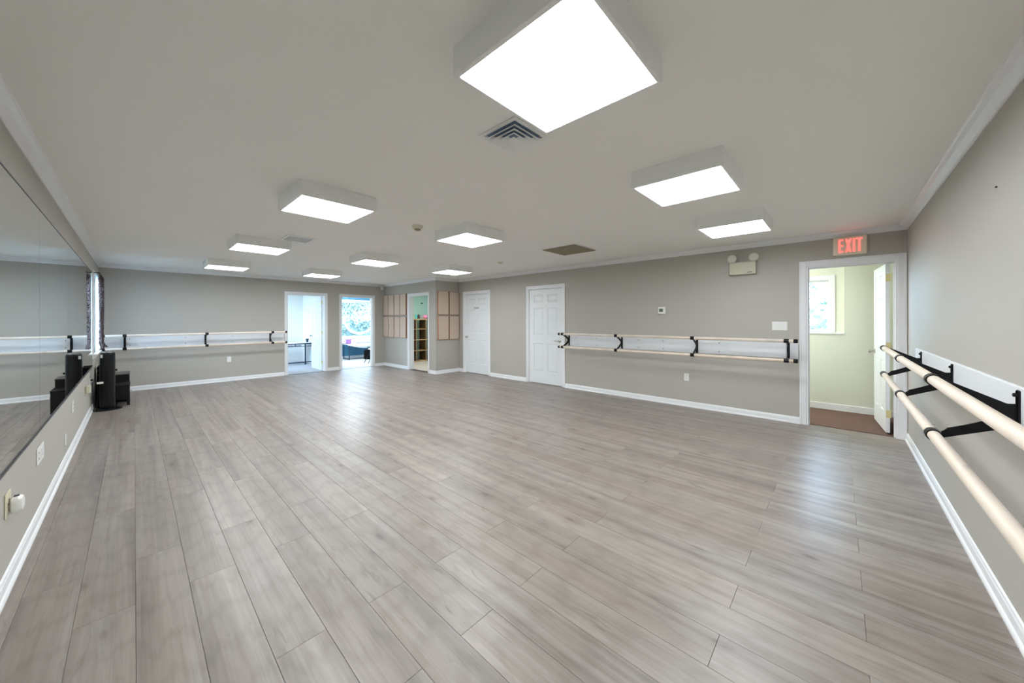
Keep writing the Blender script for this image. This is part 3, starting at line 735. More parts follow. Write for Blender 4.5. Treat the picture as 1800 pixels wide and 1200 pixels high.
# louvred square diffuser
cx, cy_ = 1.945, 1.94
t = thing('ceiling_diffuser', 'square louvred air diffuser beside the huge ceiling light', 'air vent', (cx, cy_, HC), 'ceiling air vents')
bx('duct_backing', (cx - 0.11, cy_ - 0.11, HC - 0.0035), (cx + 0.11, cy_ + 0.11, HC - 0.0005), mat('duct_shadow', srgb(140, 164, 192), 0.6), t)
def frus(bm, r0, z0, r1, z1, th=0.0015):
    A = [bm.verts.new((cx + sx * r0, cy_ + sy * r0, z0)) for sx, sy in ((-1, -1), (1, -1), (1, 1), (-1, 1))]
    B_ = [bm.verts.new((cx + sx * r1, cy_ + sy * r1, z1)) for sx, sy in ((-1, -1), (1, -1), (1, 1), (-1, 1))]
    A2 = [bm.verts.new(v.co + Vector((0, 0, -th))) for v in A]; B2 = [bm.verts.new(v.co + Vector((0, 0, -th))) for v in B_]
    for i in range(4):
        j = (i + 1) % 4
        bm.faces.new((A[i], A[j], B_[j], B_[i])); bm.faces.new((A2[i], B2[i], B2[j], A2[j])); bm.faces.new((B_[i], B_[j], B2[j], B2[i])); bm.faces.new((A[i], A2[i], A2[j], A[j]))
bm = bmesh.new(); frus(bm, 0.118, HC - 0.004, 0.140, HC - 0.002, 0.004); obj('outer_frame', bm, M_fixture, t)
for r0, r1 in ((0.082, 0.118), (0.050, 0.088), (0.022, 0.058)):
    bm = bmesh.new(); frus(bm, r0, HC - 0.006, r1, HC - 0.026); obj('louvre', bm, M_fixture, t)
bm = bmesh.new(); frus(bm, 0.001, HC - 0.012, 0.028, HC - 0.028); obj('louvre', bm, M_fixture, t)
# return grille
t = thing('return_grille', 'square olive-brown slatted return grille in the ceiling', 'air vent', (4.95, 3.57, HC), 'ceiling air vents')
bx('backing', (4.66, 3.28, HC - 0.003), (5.24, 3.86, HC - 0.0005), mat('grille_shadow', srgb(120, 110, 88), 0.8), t)
bm = bmesh.new()
for lo, hi in (((4.64, 3.26), (5.26, 3.28)), ((4.64, 3.86), (5.26, 3.88)), ((4.64, 3.28), (4.66, 3.86)), ((5.24, 3.28), (5.26, 3.86))): box(bm, (lo[0], lo[1], HC - 0.008), (hi[0], hi[1], HC - 0.0005), 0.001)
obj('frame', bm, M_fixture, t)
for i in range(14):
    x = 4.68 + i * 0.0415
    bm = bmesh.new(); prism(bm, [(x, 3.28, HC - 0.003), (x + 0.003, 3.28, HC - 0.003), (x + 0.026, 3.28, HC - 0.016), (x + 0.023, 3.28, HC - 0.016)], (0, 0.58, 0)); obj('slat', bm, M_grille, t)
for i in range(1, 5):
    bx('rib', (4.66 + i * 0.116, 3.28, HC - 0.019), (4.664 + i * 0.116, 3.86, HC - 0.0155), mat('pale_rib', srgb(176, 170, 148), 0.5), t)
# slotted register
t = thing('ceiling_register', 'white slotted ceiling register beside a ceiling light on the left', 'air vent', (1.92, 5.75, HC), 'ceiling air vents')
bm = bmesh.new()
for lo, hi in (((1.75, 5.56), (2.08, 5.595)), ((1.75, 5.90), (2.08, 5.93)), ((1.75, 5.595), (1.785, 5.90)), ((2.045, 5.595), (2.08, 5.90))): box(bm, (lo[0], lo[1], HC - 0.010), (hi[0], hi[1], HC - 0.0005), 0.001)
obj('frame', bm, M_fixture, t)
bx('backing', (1.785, 5.595, HC - 0.003), (2.045, 5.90, HC - 0.0005), M_dark, t)
for i in range(9):
    x = 1.80 + i * 0.027
    bm = bmesh.new(); prism(bm, [(x, 5.595, HC - 0.003), (x + 0.002, 5.595, HC - 0.003), (x + 0.010, 5.595, HC - 0.013), (x + 0.008, 5.595, HC - 0.013)], (0, 0.305, 0)); obj('slat', bm, M_fixture, t)
t = thing('ceiling_register', 'narrow grey register at the crown moulding above the far barre', 'air vent', (2.75, 10.42, HC), 'ceiling air vents')
bm = bmesh.new(); box(bm, (2.58, 10.36, HC - 0.008), (2.92, 10.375, HC - 0.0005)); box(bm, (2.58, 10.465, HC - 0.008), (2.92, 10.48, HC - 0.0005)); box(bm, (2.58, 10.375, HC - 0.008), (2.595, 10.465, HC - 0.0005)); box(bm, (2.905, 10.375, HC - 0.008), (2.92, 10.465, HC - 0.0005)); obj('frame', bm, M_fixture, t)
bx('backing', (2.595, 10.375, HC - 0.003), (2.905, 10.465, HC - 0.0005), M_dark, t)
for i in range(5): bx('slat', (2.595, 10.385 + i * 0.018, HC - 0.008), (2.905, 10.392 + i * 0.018, HC - 0.003), M_fixture, t)

# wall anchors left in the paint
for (p, ax, lb) in (((3.31, 0.0, 2.005), Vector((0, 1, 0)), 'tiny black wall anchor high on the near right wall'), ((1.52, D, 1.905), Vector((0, -1, 0)), 'tiny dark nail high on the far wall above the barre')):
    t = thing('wall_anchor', lb, 'wall anchor', p)
    bm = bmesh.new(); lathe(bm, [(0.004, 0), (0.004, 0.006), (0.001, 0.007)], p, ax, 8); obj('anchor_head', bm, M_dark, t)
    q = Vector(p); side = Vector((1, 0, 0))
    a, b = q - side * 0.008 + ax * 0.001, q + side * 0.008 + ax * 0.004
    bm = bmesh.new(); box(bm, [min(u, v) for u, v in zip(a, b)][:2] + [q.z - 0.002], [max(u, v) for u, v in zip(a, b)][:2] + [q.z + 0.002]); obj('anchor_wing', bm, M_dark, t)

# ------------------------------------------------------------------ acoustic panels
def acoustic(lo, hi, face, label, group):
    t = thing('acoustic_panel', label, 'acoustic panel', [(a + b) / 2 for a, b in zip(lo, hi)], group)
    # tan frame with the fabric face let in proud of it
    bx('panel_core', lo, hi, M_panelside, t, 0.003)
    if face == '-x': bx('fabric_face', (lo[0] - 0.003, lo[1] + 0.006, lo[2] + 0.006), (lo[0] + 0.002, hi[1] - 0.006, hi[2] - 0.006), M_panelfab, t, 0.002)
    else: bx('fabric_face', (lo[0] + 0.006, lo[1] - 0.003, lo[2] + 0.006), (hi[0] - 0.006, lo[1] + 0.002, hi[2] - 0.006), M_panelfab, t, 0.002)
    return t
pos4 = ['leftmost', 'second from left', 'third from left', 'rightmost, beside the closet doorway']
ycols = [(10.34, 10.625), (10.005, 10.325), (9.675, 9.985), (9.35, 9.66)]
for c_, (a, b) in enumerate(ycols):
    for r_, (z0, z1) in enumerate(((1.50, 2.10), (0.865, 1.465))):
        acoustic((W1 - 0.045, a, z0), (W1 - 0.0005, b, z1), '-x', 'peach acoustic panel on the closet wall, %s row, %s' % (('upper', 'lower')[r_], pos4[c_]), 'acoustic panels left of the closet doorway')
for c_, (a, b) in enumerate(((5.665, 5.985), (6.015, 6.325))):
    for r_, (z0, z1) in enumerate(((1.50, 2.10), (0.865, 1.465))):
        acoustic((a, Y1 - 0.045, z0), (b, Y1 - 0.0005, z1), '-y', 'peach acoustic panel on the short wall right of the closet, %s %s' % (('upper', 'lower')[r_], ('left', 'right')[c_]), 'acoustic panels right of the closet doorway')

# ------------------------------------------------------------------ left corner: tower, cabinet, crate, bag
TX, TY = 0.170, 8.83
t = thing('tower_fan', 'tall black cylindrical tower fan on a round base by the mirror end', 'tower fan', (TX, TY, 0))
bm = bmesh.new(); lathe(bm, [(0.150, 0), (0.158, 0.006), (0.156, 0.014), (0.120, 0.024), (0.06, 0.030), (0.001, 0.031)], (TX, TY, 0), 'Z', 48); obj('base', bm, M_blackgloss, t, True)
bm = bmesh.new(); lathe(bm, [(0.070, 0.028), (0.078, 0.05), (0.080, 0.10), (0.080, 0.845), (0.077, 0.870), (0.070, 0.880)], (TX, TY, 0), 'Z', 40); obj('column', bm, M_blackgloss, t, True)
bm = bmesh.new(); lathe(bm, [(0.070, 0.878), (0.068, 0.887), (0.045, 0.893), (0.001, 0.894)], (TX, TY, 0), 'Z', 32); obj('control_top', bm, mat('silver_control_top', srgb(150, 150, 152), 0.25, 0.7), t, True)
for i in range(22):
    z = 0.16 + i * 0.026
    bm = bmesh.new()
    for a0 in range(-4, 4):
        a = radians(-100) + radians(9) * a0; b = a + radians(9)
        pa = Vector((TX + 0.0815 * cos(a), TY + 0.0815 * sin(a), z)); pb = Vector((TX + 0.0815 * cos(b), TY + 0.0815 * sin(b), z))
        cyl(bm, pa, pb, 0.0018, seg=4, caps=False)
    obj('grille_bar', bm, M_black, t)
a = radians(-128)
bm = bmesh.new()
for k_, aa in enumerate((radians(-152), radians(-143), radians(-134), radians(-125))):
    v0 = bm.verts.new((TX + 0.0812 * cos(aa), TY + 0.0812 * sin(aa), 0.80)); v1 = bm.verts.new((TX + 0.0812 * cos(aa), TY + 0.0812 * sin(aa), 0.85))
    if k_: bm.faces.new((pv[0], v0, v1, pv[1]))
    pv = (v0, v1)
obj('rating_label', bm, M_plate, t)['label'] = 'white sticker near the top'
one('side_knob', lambda b: cyl(b, (TX + 0.078, TY, 0.60), (TX + 0.10, TY, 0.60), 0.014, seg=14), M_black, t)
# two-step dark cabinet
t = thing('step_cabinet', 'dark brown two-step cabinet standing right of the black tower', 'cabinet', (0.3, 9.2, 0))
def low(b):
    box(b, (0.17, 8.99, 0.10), (0.40, 9.40, 0.325), 0.004)
    for x in (0.18, 0.365):
        for y in (9.0, 9.36): box(b, (x, y, 0), (x + 0.035, y + 0.035, 0.10), 0.002)
one('lower_step', low, M_espresso, t)
one('lower_top', lambda b: box(b, (0.165, 8.985, 0.325), (0.405, 9.40, 0.337), 0.002), M_espresso, t)
one('upper_body', lambda b: box(b, (0.17, 9.40, 0.02), (0.395, 9.86, 0.455), 0.004), M_espresso, t)
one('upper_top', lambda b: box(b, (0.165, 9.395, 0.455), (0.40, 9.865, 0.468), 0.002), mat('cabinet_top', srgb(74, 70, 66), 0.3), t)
bx('drawer_front', (0.185, 8.984, 0.125), (0.385, 8.991, 0.305), M_espresso, t, 0.002)
one('knob', lambda b: lathe(b, [(0.008, 0), (0.006, 0.012), (0.012, 0.018), (0.001, 0.022)], (0.405, 9.2, 0.21), Vector((1, 0, 0)), 12), M_nickel, t, True)
# black crate and bag between tower and wall
t = thing('storage_crate', 'black two-level crate under the curtained window', 'crate', (0.09, 9.75, 0))
bx('lower_bin', (0.025, 9.55, 0), (0.155, 10.0, 0.46), M_matblack, t, 0.006)
bx('divider', (0.022, 9.545, 0.46), (0.158, 10.005, 0.472), M_channel, t, 0.002)
bx('upper_bin', (0.028, 9.555, 0.472), (0.152, 9.995, 0.60), M_matblack, t, 0.006)
t = thing('tote_bag', 'slumped black bag squeezed between the tower and the wall', 'bag', (0.08, 9.2, 0))
bm = bmesh.new()
rings = []
for z, hx, hy, ox in ((0.0, 0.050, 0.16, 0.085), (0.05, 0.055, 0.18, 0.085), (0.22, 0.050, 0.17, 0.082), (0.38, 0.042, 0.15, 0.078), (0.47, 0.024, 0.11, 0.070), (0.50, 0.008, 0.06, 0.066)):
    rings.append([bm.verts.new((ox + hx * cos(2 * pi * i / 20) * (1 + 0.06 * sin(i * 2.3 + z * 20)), 9.20 + hy * sin(2 * pi * i / 20), z + 0.008 * sin(i * 1.7))) if z else bm.verts.new((ox + hx * cos(2 * pi * i / 20), 9.20 + hy * sin(2 * pi * i / 20), 0.0)) for i in range(20)])
for a_, b_ in zip(rings, rings[1:]):
    for i in range(20): bm.faces.new((a_[i], a_[(i + 1) % 20], b_[(i + 1) % 20], b_[i]))
bm.faces.new(rings[0]); bm.faces.new(rings[-1]); obj('bag_body', bm, M_matblack, t, True)
one('strap', lambda b: tube(b, [(0.07, 9.14, 0.48), (0.065, 9.16, 0.57), (0.06, 9.22, 0.58), (0.07, 9.27, 0.48)], 0.006, 8), M_matblack, t)
t = thing('power_cord', 'black power cord with a white tag running from outlet to tower', 'cord', (0.03, 8.66, 0.47))
one('cord', lambda b: tube(b, [(0.009, 8.66, 0.49), (0.035, 8.66, 0.485), (0.07, 8.64, 0.45), (0.085, 8.62, 0.30), (0.07, 8.62, 0.08), (0.065, 8.66, 0.016)], 0.004, 8), M_matblack, t, True)
one('plug', lambda b: box(b, (0.0088, 8.645, 0.477), (0.030, 8.675, 0.503), 0.004), M_matblack, t)
one('cord_tag', lambda b: box(b, (0.070, 8.628, 0.425), (0.135, 8.631, 0.455)), M_plate, t)['label'] = 'white paper tag'

# ------------------------------------------------------------------ rooms beyond
def room(walls):
    for nm, lo, hi, m_, lb, cat in walls: struct(bx(nm, lo, hi, m_), lb, cat)
Yb = D + T
# bright white room A
room([('floor', (1.5, D + 0.02, -0.05), (4.27, 13.7, 0.0), M_carpet, 'light grey carpet of the bright white room', 'floor'),
      ('wall_office_back', (1.36, 13.6, 0), (4.27, 13.74, HC), M_office, 'white back wall of the bright room', 'wall'),
      ('wall_office_divider', (4.27, Yb, 0), (4.34, 13.74, HC), M_office, 'white wall between the two far rooms', 'wall'),
      ('ceiling', (1.36, D + T, HC), (4.26, 13.74, HC + 0.1), M_ceil, 'ceiling of the bright white room', 'ceiling')])
bm = bmesh.new()
for lo, hi in (((1.36, Yb, 0), (1.5, 11.3, HC)), ((1.36, 13.1, 0), (1.5, 13.6, HC)), ((1.36, 11.3, 0), (1.5, 13.1, 0.85)), ((1.36, 11.3, 2.15), (1.5, 13.1, HC))): box(bm, lo, hi)
struct(obj('wall_office_left', bm, M_office), 'white left wall of the bright room', 'wall')
window(4, 'y', 1.42, 11.3, 13.1, 0.85, 2.15, 'side window of the bright white room')
struct(bx('baseboard_office', (1.5, 13.587, 0), (4.27, 13.6, 0.09), M_trim, None, 0.003), 'white baseboard at the back of the bright room', 'baseboard')
struct(bx('trim_20', (fd[0][0], D - 0.004, -0.003), (fd[0][1], D + 0.035, 0.004), M_thresh, None, 0.001), 'dark threshold strip of the left far doorway', 'trim')
# desk
t = thing('console_table', 'white-topped console table with dark blue metal frame in the bright room', 'table', (3.6, 12.9, 0))
bx('tabletop', (2.55, 12.68, 0.655), (4.26, 13.15, 0.680), M_cloth, t, 0.003)
for x in (2.60, 4.07):
    for y in (12.70,):
        bm = bmesh.new(); box(bm, (x - 0.016, y - 0.016, 0.02), (x + 0.016, y + 0.016, 0.655), 0.003); box(bm, (x - 0.026, y - 0.026, 0), (x + 0.026, y + 0.026, 0.02), 0.003)
        obj('leg', bm, M_navy, t)
bm = bmesh.new(); box(bm, (2.56, 12.685, 0.625), (4.25, 12.715, 0.655), 0.002); box(bm, (2.60, 13.115, 0.625), (4.10, 13.145, 0.655), 0.002); obj('top_rail', bm, M_navy, t)
bm = bmesh.new(); box(bm, (2.60, 12.69, 0.555), (4.25, 12.71, 0.575), 0.002); box(bm, (2.60, 13.12, 0.555), (4.08, 13.14, 0.575), 0.002); obj('middle_rail', bm, M_navy, t)
for x in (3.0, 3.4, 3.8): bx('strut', (x - 0.008, 12.692, 0.575), (x + 0.008, 12.708, 0.625), M_navy, t)
bm = bmesh.new(); box(bm, (2.60, 12.69, 0.06), (4.25, 12.71, 0.085), 0.002); obj('stretcher', bm, M_navy, t)
for x in (2.62, 4.19): bm = bmesh.new(); box(bm, (x - 0.009, 13.12, 0), (x + 0.009, 13.14, 0.655), 0.003); obj('leg', bm, M_navy, t)
bm = bmesh.new(); lathe(bm, [(0.030, 0), (0.040, 0.085), (0.047, 0.087), (0.047, 0.105), (0.041, 0.105), (0.036, 0.07), (0.001, 0.07)], (4.17, 12.85, 0.680), 'Z', 24)
tag(obj('plant_pot', bm, mat('teal_pot', srgb(34, 62, 74), 0.5), None, True), 'small dark teal cup on the white console table', 'cup')
# room B
XB = 8.2
bwin = (4.85, 7.55, 0.745, 2.03)
room([('floor', (4.272, D + 0.02, -0.05), (XB, 13.6, 0.0), M_carpet, 'light carpet of the room with the picture window', 'floor'),
      ('wall_studio_right', (XB, 11.2, 0), (XB + T, 13.6, HC), M_office, 'right wall of the window room', 'wall'),
      ('ceiling', (4.26, D + T, HC), (XB + T, 13.6, HC + 0.1), M_ceil, 'ceiling of the window room', 'ceiling')])
bm = bmesh.new(); yb0, yb1 = 13.42, 13.56
for lo, hi in (((4.34, yb0, 0.0), (bwin[0], yb1, HC)), ((bwin[1], yb0, 0.0), (XB, yb1, HC)), ((bwin[0], yb0, 0), (bwin[1], yb1, bwin[2])), ((bwin[0], yb0, bwin[3]), (bwin[1], yb1, HC))): box(bm, lo, hi)
struct(obj('wall_studio_back', bm, M_blue), 'blue wall under the picture window', 'wall')
w2 = window(2, 'x', 13.49, bwin[0], bwin[1], bwin[2], bwin[3], 'wide picture window with white lettering, seen through the far doorway', rail=False)
bm = bmesh.new(); box(bm, (bwin[0] - 0.06, 13.40, bwin[3]), (bwin[1] + 0.06, 13.42, bwin[3] + 0.07), 0.002); box(bm, (bwin[0] - 0.06, 13.40, bwin[2] - 0.2), (bwin[1] + 0.06, 13.42, bwin[2] - 0.02), 0.002)
box(bm, (bwin[0] - 0.06, 13.40, bwin[2]), (bwin[0], 13.42, bwin[3]), 0.002); box(bm, (bwin[1], 13.40, bwin[2]), (bwin[1] + 0.06, 13.42, bwin[3]), 0.002); obj('window_casing', bm, M_trim, w2)
bx('window_sill', (bwin[0] - 0.08, 13.37, bwin[2] - 0.02), (bwin[1] + 0.08, 13.47, bwin[2]), M_trim, w2, 0.003)
struct(bx('baseboard_studio', (4.34, 13.407, 0), (XB, 13.42, 0.09), M_trim, None, 0.003), 'baseboard under the picture window', 'baseboard')
struct(bx('trim_21', (fd[1][0], D - 0.004, -0.003), (fd[1][1], D + 0.035, 0.004), M_thresh, None, 0.001), 'threshold strip of the right far doorway', 'trim')
# window lettering, read from the street: mirrored inside
M_vinyl = bpy.data.materials.new('white_window_vinyl'); M_vinyl.use_nodes = True
_n = M_vinyl.node_tree; _b = _n.nodes['Principled BSDF']; _b.inputs['Base Color'].default_value = (0.95, 0.95, 0.95, 1)
_t = _n.nodes.new('ShaderNodeBsdfTranslucent'); _t.inputs[0].default_value = (0.95, 0.95, 0.95, 1); _m = _n.nodes.new('ShaderNodeMixShader'); _m.inputs[0].default_value = 0.7
_n.links.new(_b.outputs[0], _m.inputs[1]); _n.links.new(_t.outputs[0], _m.inputs[2]); _n.links.new(_m.outputs[0], _n.nodes['Material Output'].inputs[0])
bm = bmesh.new()
c0 = Vector((6.10, 13.482, 1.42)); R0, R1 = 0.50, 0.58
vs = [(c0 + Vector((R0 * cos(a), 0, R0 * sin(a))), c0 + Vector((R1 * cos(a), 0, R1 * sin(a)))) for a in [radians(170 + i * 5) for i in range(49)]]
for (a0, a1), (b0, b1) in zip(vs, vs[1:]): prism(bm, [a0, a1, b1, b0], (0, 0.001, 0))
obj('decal_ring', bm, M_vinyl, w2)
FY = Matrix(((-1, 0, 0, 0), (0, 0, 1, 0), (0, 1, 0, 0), (0, 0, 0, 1)))   # reads correctly from outside (+y side)
text_mesh('decal_lettering', 'TOY', 0.24, M_vinyl, 0.0006, 0.004, -0.15, w2, Matrix.Translation((6.08, 13.482, 1.36)) @ Matrix.Rotation(radians(-14), 4, 'Y') @ FY)
# table with white cloth
t = thing('draped_table', 'low table on thin blue legs under the picture window', 'table', (6.2, 13.0, 0))
bx('tabletop', (5.42, 12.82, 0.505), (7.2, 13.37, 0.530), M_navy, t, 0.002)
for x in (5.47, 7.14):
    for y in (12.86, 13.32): bx('leg', (x - 0.014, y - 0.014, 0), (x + 0.014, y + 0.014, 0.505), M_navy, t, 0.002)
bm = bmesh.new(); box(bm, (5.46, 12.86, 0.03), (5.48, 13.32, 0.05)); obj('foot_bar', bm, M_navy, t)
bm = bmesh.new(); NU = 40
top = []; 
for u in range(NU + 1):
    s = u / NU; x = 5.40 + 1.82 * s
    drop = 0.035 + 0.12 * max(0, sin(min(1, s / 0.75) * pi)) ** 1.2
    top.append([bm.verts.new(c) for c in ((x, 13.375, 0.5325), (x, 12.80, 0.5325), (x, 12.795, 0.5325 - drop * 0.5), (x, 12.80 + 0.01 * sin(s * 30), 0.5325 - drop))])
for a_, b_ in zip(top, top[1:]):
    for i in range(3): bm.faces.new((a_[i], a_[i + 1], b_[i + 1], b_[i]))
o = obj('cloth', bm, M_cloth, None, True); o.modifiers.new('thick', 'SOLIDIFY').thickness = 0.002
tag(o, 'white cloth draped in a swag over the table under the picture window', 'tablecloth')
t = thing('craft_box', 'purple and white box on the cloth-covered table', 'box', (5.62, 13.1, 0.535))
M_pur = mat('purple_card', srgb(150, 96, 180), 0.5)
bx('carton', (5.50, 13.0, 0.5345), (5.80, 13.22, 0.70), M_pur, t, 0.003); bx('front_panel', (5.60, 12.996, 0.545), (5.785, 13.001, 0.69), mat('lilac_card', srgb(238, 226, 244), 0.5), t)
one('emblem', lambda b: cyl(b, (5.69, 12.994, 0.62), (5.69, 12.998, 0.62), 0.022, seg=16), M_pur, t)
bm = bmesh.new(); box(bm, (6.42, 13.0, 0.5345), (6.62, 13.12, 0.62), 0.01, 2); box(bm, (6.49, 13.04, 0.62), (6.55, 13.08, 0.665), 0.008)
tag(obj('tissue_box', bm, M_plate), 'white tissue box at the right end of the draped table', 'tissue box')
t = thing('waste_bin', 'black bag standing on the carpet beyond the folding chair', 'bag', (6.15, 12.7, 0))
bm = bmesh.new(); lathe(bm, [(0.17, 0), (0.19, 0.02), (0.19, 0.26), (0.15, 0.33), (0.001, 0.34)], (6.12, 12.72, 0), 'Z', 20); obj('bag_body', bm, M_matblack, t, True)
one('handle', lambda b: tube(b, [(6.02, 12.72, 0.32), (6.06, 12.72, 0.42), (6.16, 12.72, 0.42), (6.2, 12.72, 0.32)], 0.008), M_navy, t)
# folding chair
t = thing('folding_chair', 'folding chair with white seat and dark legs at the right jamb', 'chair', (5.62, 11.45, 0))
bx('seat', (5.60, 11.38, 0.425), (5.98, 11.72, 0.445), M_plate, t, 0.008, 2)
for y in (11.41, 11.69):
    one('leg', lambda b: cyl(b, (5.46, y, 0.0), (5.72, y, 0.43), 0.011, seg=8), M_black, t)
    one('leg', lambda b: cyl(b, (5.98, y, 0.0), (5.68, y, 0.42), 0.011, seg=8), M_black, t)
    one('back_post', lambda b: cyl(b, (5.96, y, 0.43), (6.06, y, 0.82), 0.011, seg=8), M_black, t)
bx('backrest', (6.02, 11.41, 0.66), (6.05, 11.69, 0.82), M_plate, t, 0.006)

# closet room C
room([('floor', (W1 + 0.10, Y1 + T, -0.05), (7.75, 11.15, 0.0), M_carpet_closet, 'beige carpet of the closet', 'floor'),
      ('wall_closet_back', (W1 + T, 11.1, 0), (XB + T, 11.24, HC), M_mint, 'mint wall behind the cube shelf', 'wall'),
      ('wall_closet_right', (7.7, Y1 + T, 0), (7.84, 11.1, HC), M_mint, 'right wall of the closet', 'wall'),
      ('wall_closet_near', (W + T, Y1, 0), (7.84, Y1 + T, HC), M_mint, 'near wall of the closet', 'wall'),
      ('ceiling', (W1 + T, Y1, HC), (7.84, 11.24, HC + 0.1), M_ceil, 'ceiling of the closet', 'ceiling')])
struct(bx('trim_22', (W1 - 0.004, ca0, -0.003), (W1 + 0.12, ca1, 0.004), M_thresh, None, 0.001), 'dark threshold strip of the closet doorway', 'trim')
area_lamp('closet_fill', (6.7, 9.4, HC - 0.03), (0, 0, -1), 0.4, 0.4, 18, (1, 0.97, 0.92))  # unseen fill light added to brighten the closet
area_lamp('office_fill', (2.9, 12.2, HC - 0.03), (0, 0, -1), 0.6, 1.2, 8, (1, 1, 1))  # added fill for the white room, no fixture known there
area_lamp('studio_fill', (5.3, 12.2, HC - 0.03), (0, 0, -1), 0.6, 0.9, 45, (0.85, 0.93, 1))  # bluish fill added to lift the window room, source unseen
t = thing('cube_shelf', 'light oak cube bookcase with open backs inside the closet', 'bookcase', (6.7, 10.83, 0))
sx0, sx1, sy0, sy1 = 5.96, 7.44, 10.63, 11.02
for z in (0.0, 0.352, 0.704, 1.056, 1.372): 
    o = bx('shelf_board', (sx0, sy0, z), (sx1, sy1, z + (0.036 if z in (0.0, 1.372) else 0.018)), M_oak, t, 0.001)
for x in (sx0, 6.325, 6.695, 7.062, sx1 - 0.036):
    wd_ = 0.036 if x in (sx0, sx1 - 0.036) else 0.018
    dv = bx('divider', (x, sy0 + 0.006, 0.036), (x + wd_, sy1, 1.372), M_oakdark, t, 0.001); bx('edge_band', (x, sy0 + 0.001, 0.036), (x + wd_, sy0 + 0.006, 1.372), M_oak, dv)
def item(name, lo, hi, m_, lb, cat, bev=0.01): return tag(bx(name, lo, hi, m_, None, bev, 2), lb, cat)
item('storage_tub', (6.60, 10.70, 1.409), (6.68, 10.85, 1.53), mat('yellow_green_tub', srgb(206, 220, 150), 0.5), 'small yellow-green tub at the left end of the bookcase top', 'tub')
item('teal_bin', (6.69, 10.70, 1.409), (6.79, 10.86, 1.535), mat('teal_plastic', srgb(92, 184, 182), 0.5), 'teal bin on the bookcase beside the dark bottle', 'bin')
bm = bmesh.new(); lathe(bm, [(0.045, 0), (0.046, 0.05), (0.040, 0.10), (0.018, 0.125), (0.016, 0.15), (0.001, 0.152)], (6.84, 10.72, 1.409), 'Z', 20)
tag(obj('bottle', bm, mat('dark_plum_bottle', srgb(60, 44, 50), 0.4), None, True), 'dark bottle with a narrow neck on top of the bookcase', 'bottle')
item('grey_box', (6.90, 10.72, 1.409), (7.03, 10.88, 1.525), mat('grey_card', srgb(150, 156, 160), 0.7), 'grey box between dark bottle and pink bag on the bookcase', 'box')
bm = bmesh.new(); bmesh.ops.create_uvsphere(bm, u_segments=20, v_segments=12, radius=0.075, matrix=Matrix.Translation((7.115, 10.76, 1.478)) @ Matrix.Diagonal((1.2, 0.9, 0.92, 1)))
tag(obj('pink_bag', bm, mat('pink_cloth', srgb(244, 150, 190), 0.7), None, True), 'round pink bag on top of the bookcase', 'bag')
item('blue_box', (7.215, 10.72, 1.409), (7.27, 10.86, 1.51), mat('blue_card', srgb(110, 140, 200), 0.6), 'small blue box at the right end of the bookcase top', 'box')
t = thing('wall_hook', 'small dark hook on the mint closet wall', 'hook', (7.2, 11.1, 1.94))
one('hook_plate', lambda b: box(b, (7.17, 11.085, 1.925), (7.25, 11.0998, 1.955), 0.004), M_dark, t); one('peg', lambda b: cyl(b, (7.21, 11.05, 1.945), (7.21, 11.09, 1.935), 0.006, seg=8), M_dark, t)

# yellow hall
HX = 7.586
room([('floor', (W + 0.09, -0.3, -0.05), (HX + T, 3.2, 0.0), M_carpet_hall, 'brown carpet of the hall behind the exit doorway', 'floor'),
      ('wall_hall_right', (W + T, -0.24, 0), (HX + T, -0.10, HC), M_hall, 'yellow side wall of the hall', 'wall'),
      ('wall_hall_left', (W + T, 3.1, 0), (HX + 0.3, 3.24, HC), M_hall, 'yellow end wall of the hall', 'wall'),
      ('wall_hall_inner', (W + T, dey[1] + 0.02, 0), (W + T + 0.004, 3.1, HC), M_hall, 'yellow inner face of the hall wall', 'wall'),
      ('ceiling', (W + T, -0.24, HC), (HX + 0.5, 3.24, HC + 0.1), M_ceil, 'ceiling of the hall', 'ceiling')])
hw = (0.675, 1.75, 1.165, 1.965); hy = 0.506; hz = 1.157; rx_ = 7.72
bm = bmesh.new()
box(bm, (HX, -0.24, 0), (HX + T, 3.1, hz)); box(bm, (HX, -0.24, hz), (rx_ + 0.14, hy, HC))
box(bm, (rx_, hy, hz), (rx_ + 0.14, hw[0], HC)); box(bm, (rx_, hw[1], hz), (rx_ + 0.14, 3.1, HC)); box(bm, (rx_, hw[0], hw[3]), (rx_ + 0.14, hw[1], HC)); box(bm, (HX + T, hy, 0.9), (rx_ + 0.14, 3.1, hz))
struct(obj('wall_hall_back', bm, M_hall), 'yellow hall wall with a ledge and a recessed window', 'wall')
struct(bx('trim_23', (HX - 0.012, hy - 0.0, hz - 0.02), (rx_, 3.1, hz + 0.004), M_trim, None, 0.003), 'white ledge under the hall window', 'trim')
w3 = window(3, 'y', rx_ + 0.05, hw[0] - 0.005, hw[1], hw[2] + 0.005, hw[3], 'double-hung window in the yellow hall', frame=0.03)
bm = bmesh.new(); box(bm, (rx_ - 0.014, hw[0] - 0.07, hw[2]), (rx_, hw[0] - 0.004, hw[3] + 0.07), 0.002); box(bm, (rx_ - 0.014, hw[1], hw[2]), (rx_, hw[1] + 0.07, hw[3] + 0.07), 0.002); box(bm, (rx_ - 0.014, hw[0] - 0.004, hw[3]), (rx_, hw[1], hw[3] + 0.07), 0.002)
obj('window_casing', bm, M_trim, w3)
struct(bx('baseboard_hall', (HX - 0.014, -0.1, 0), (HX, 3.1, 0.095), M_trim, None, 0.003), 'white baseboard of the hall', 'baseboard')
area_lamp('hall_fill', (7.05, 1.9, HC - 0.03), (0, 0, -1), 0.5, 0.9, 20, (1, 0.97, 0.9))  # warm fill added under the hall ceiling, no fixture in view

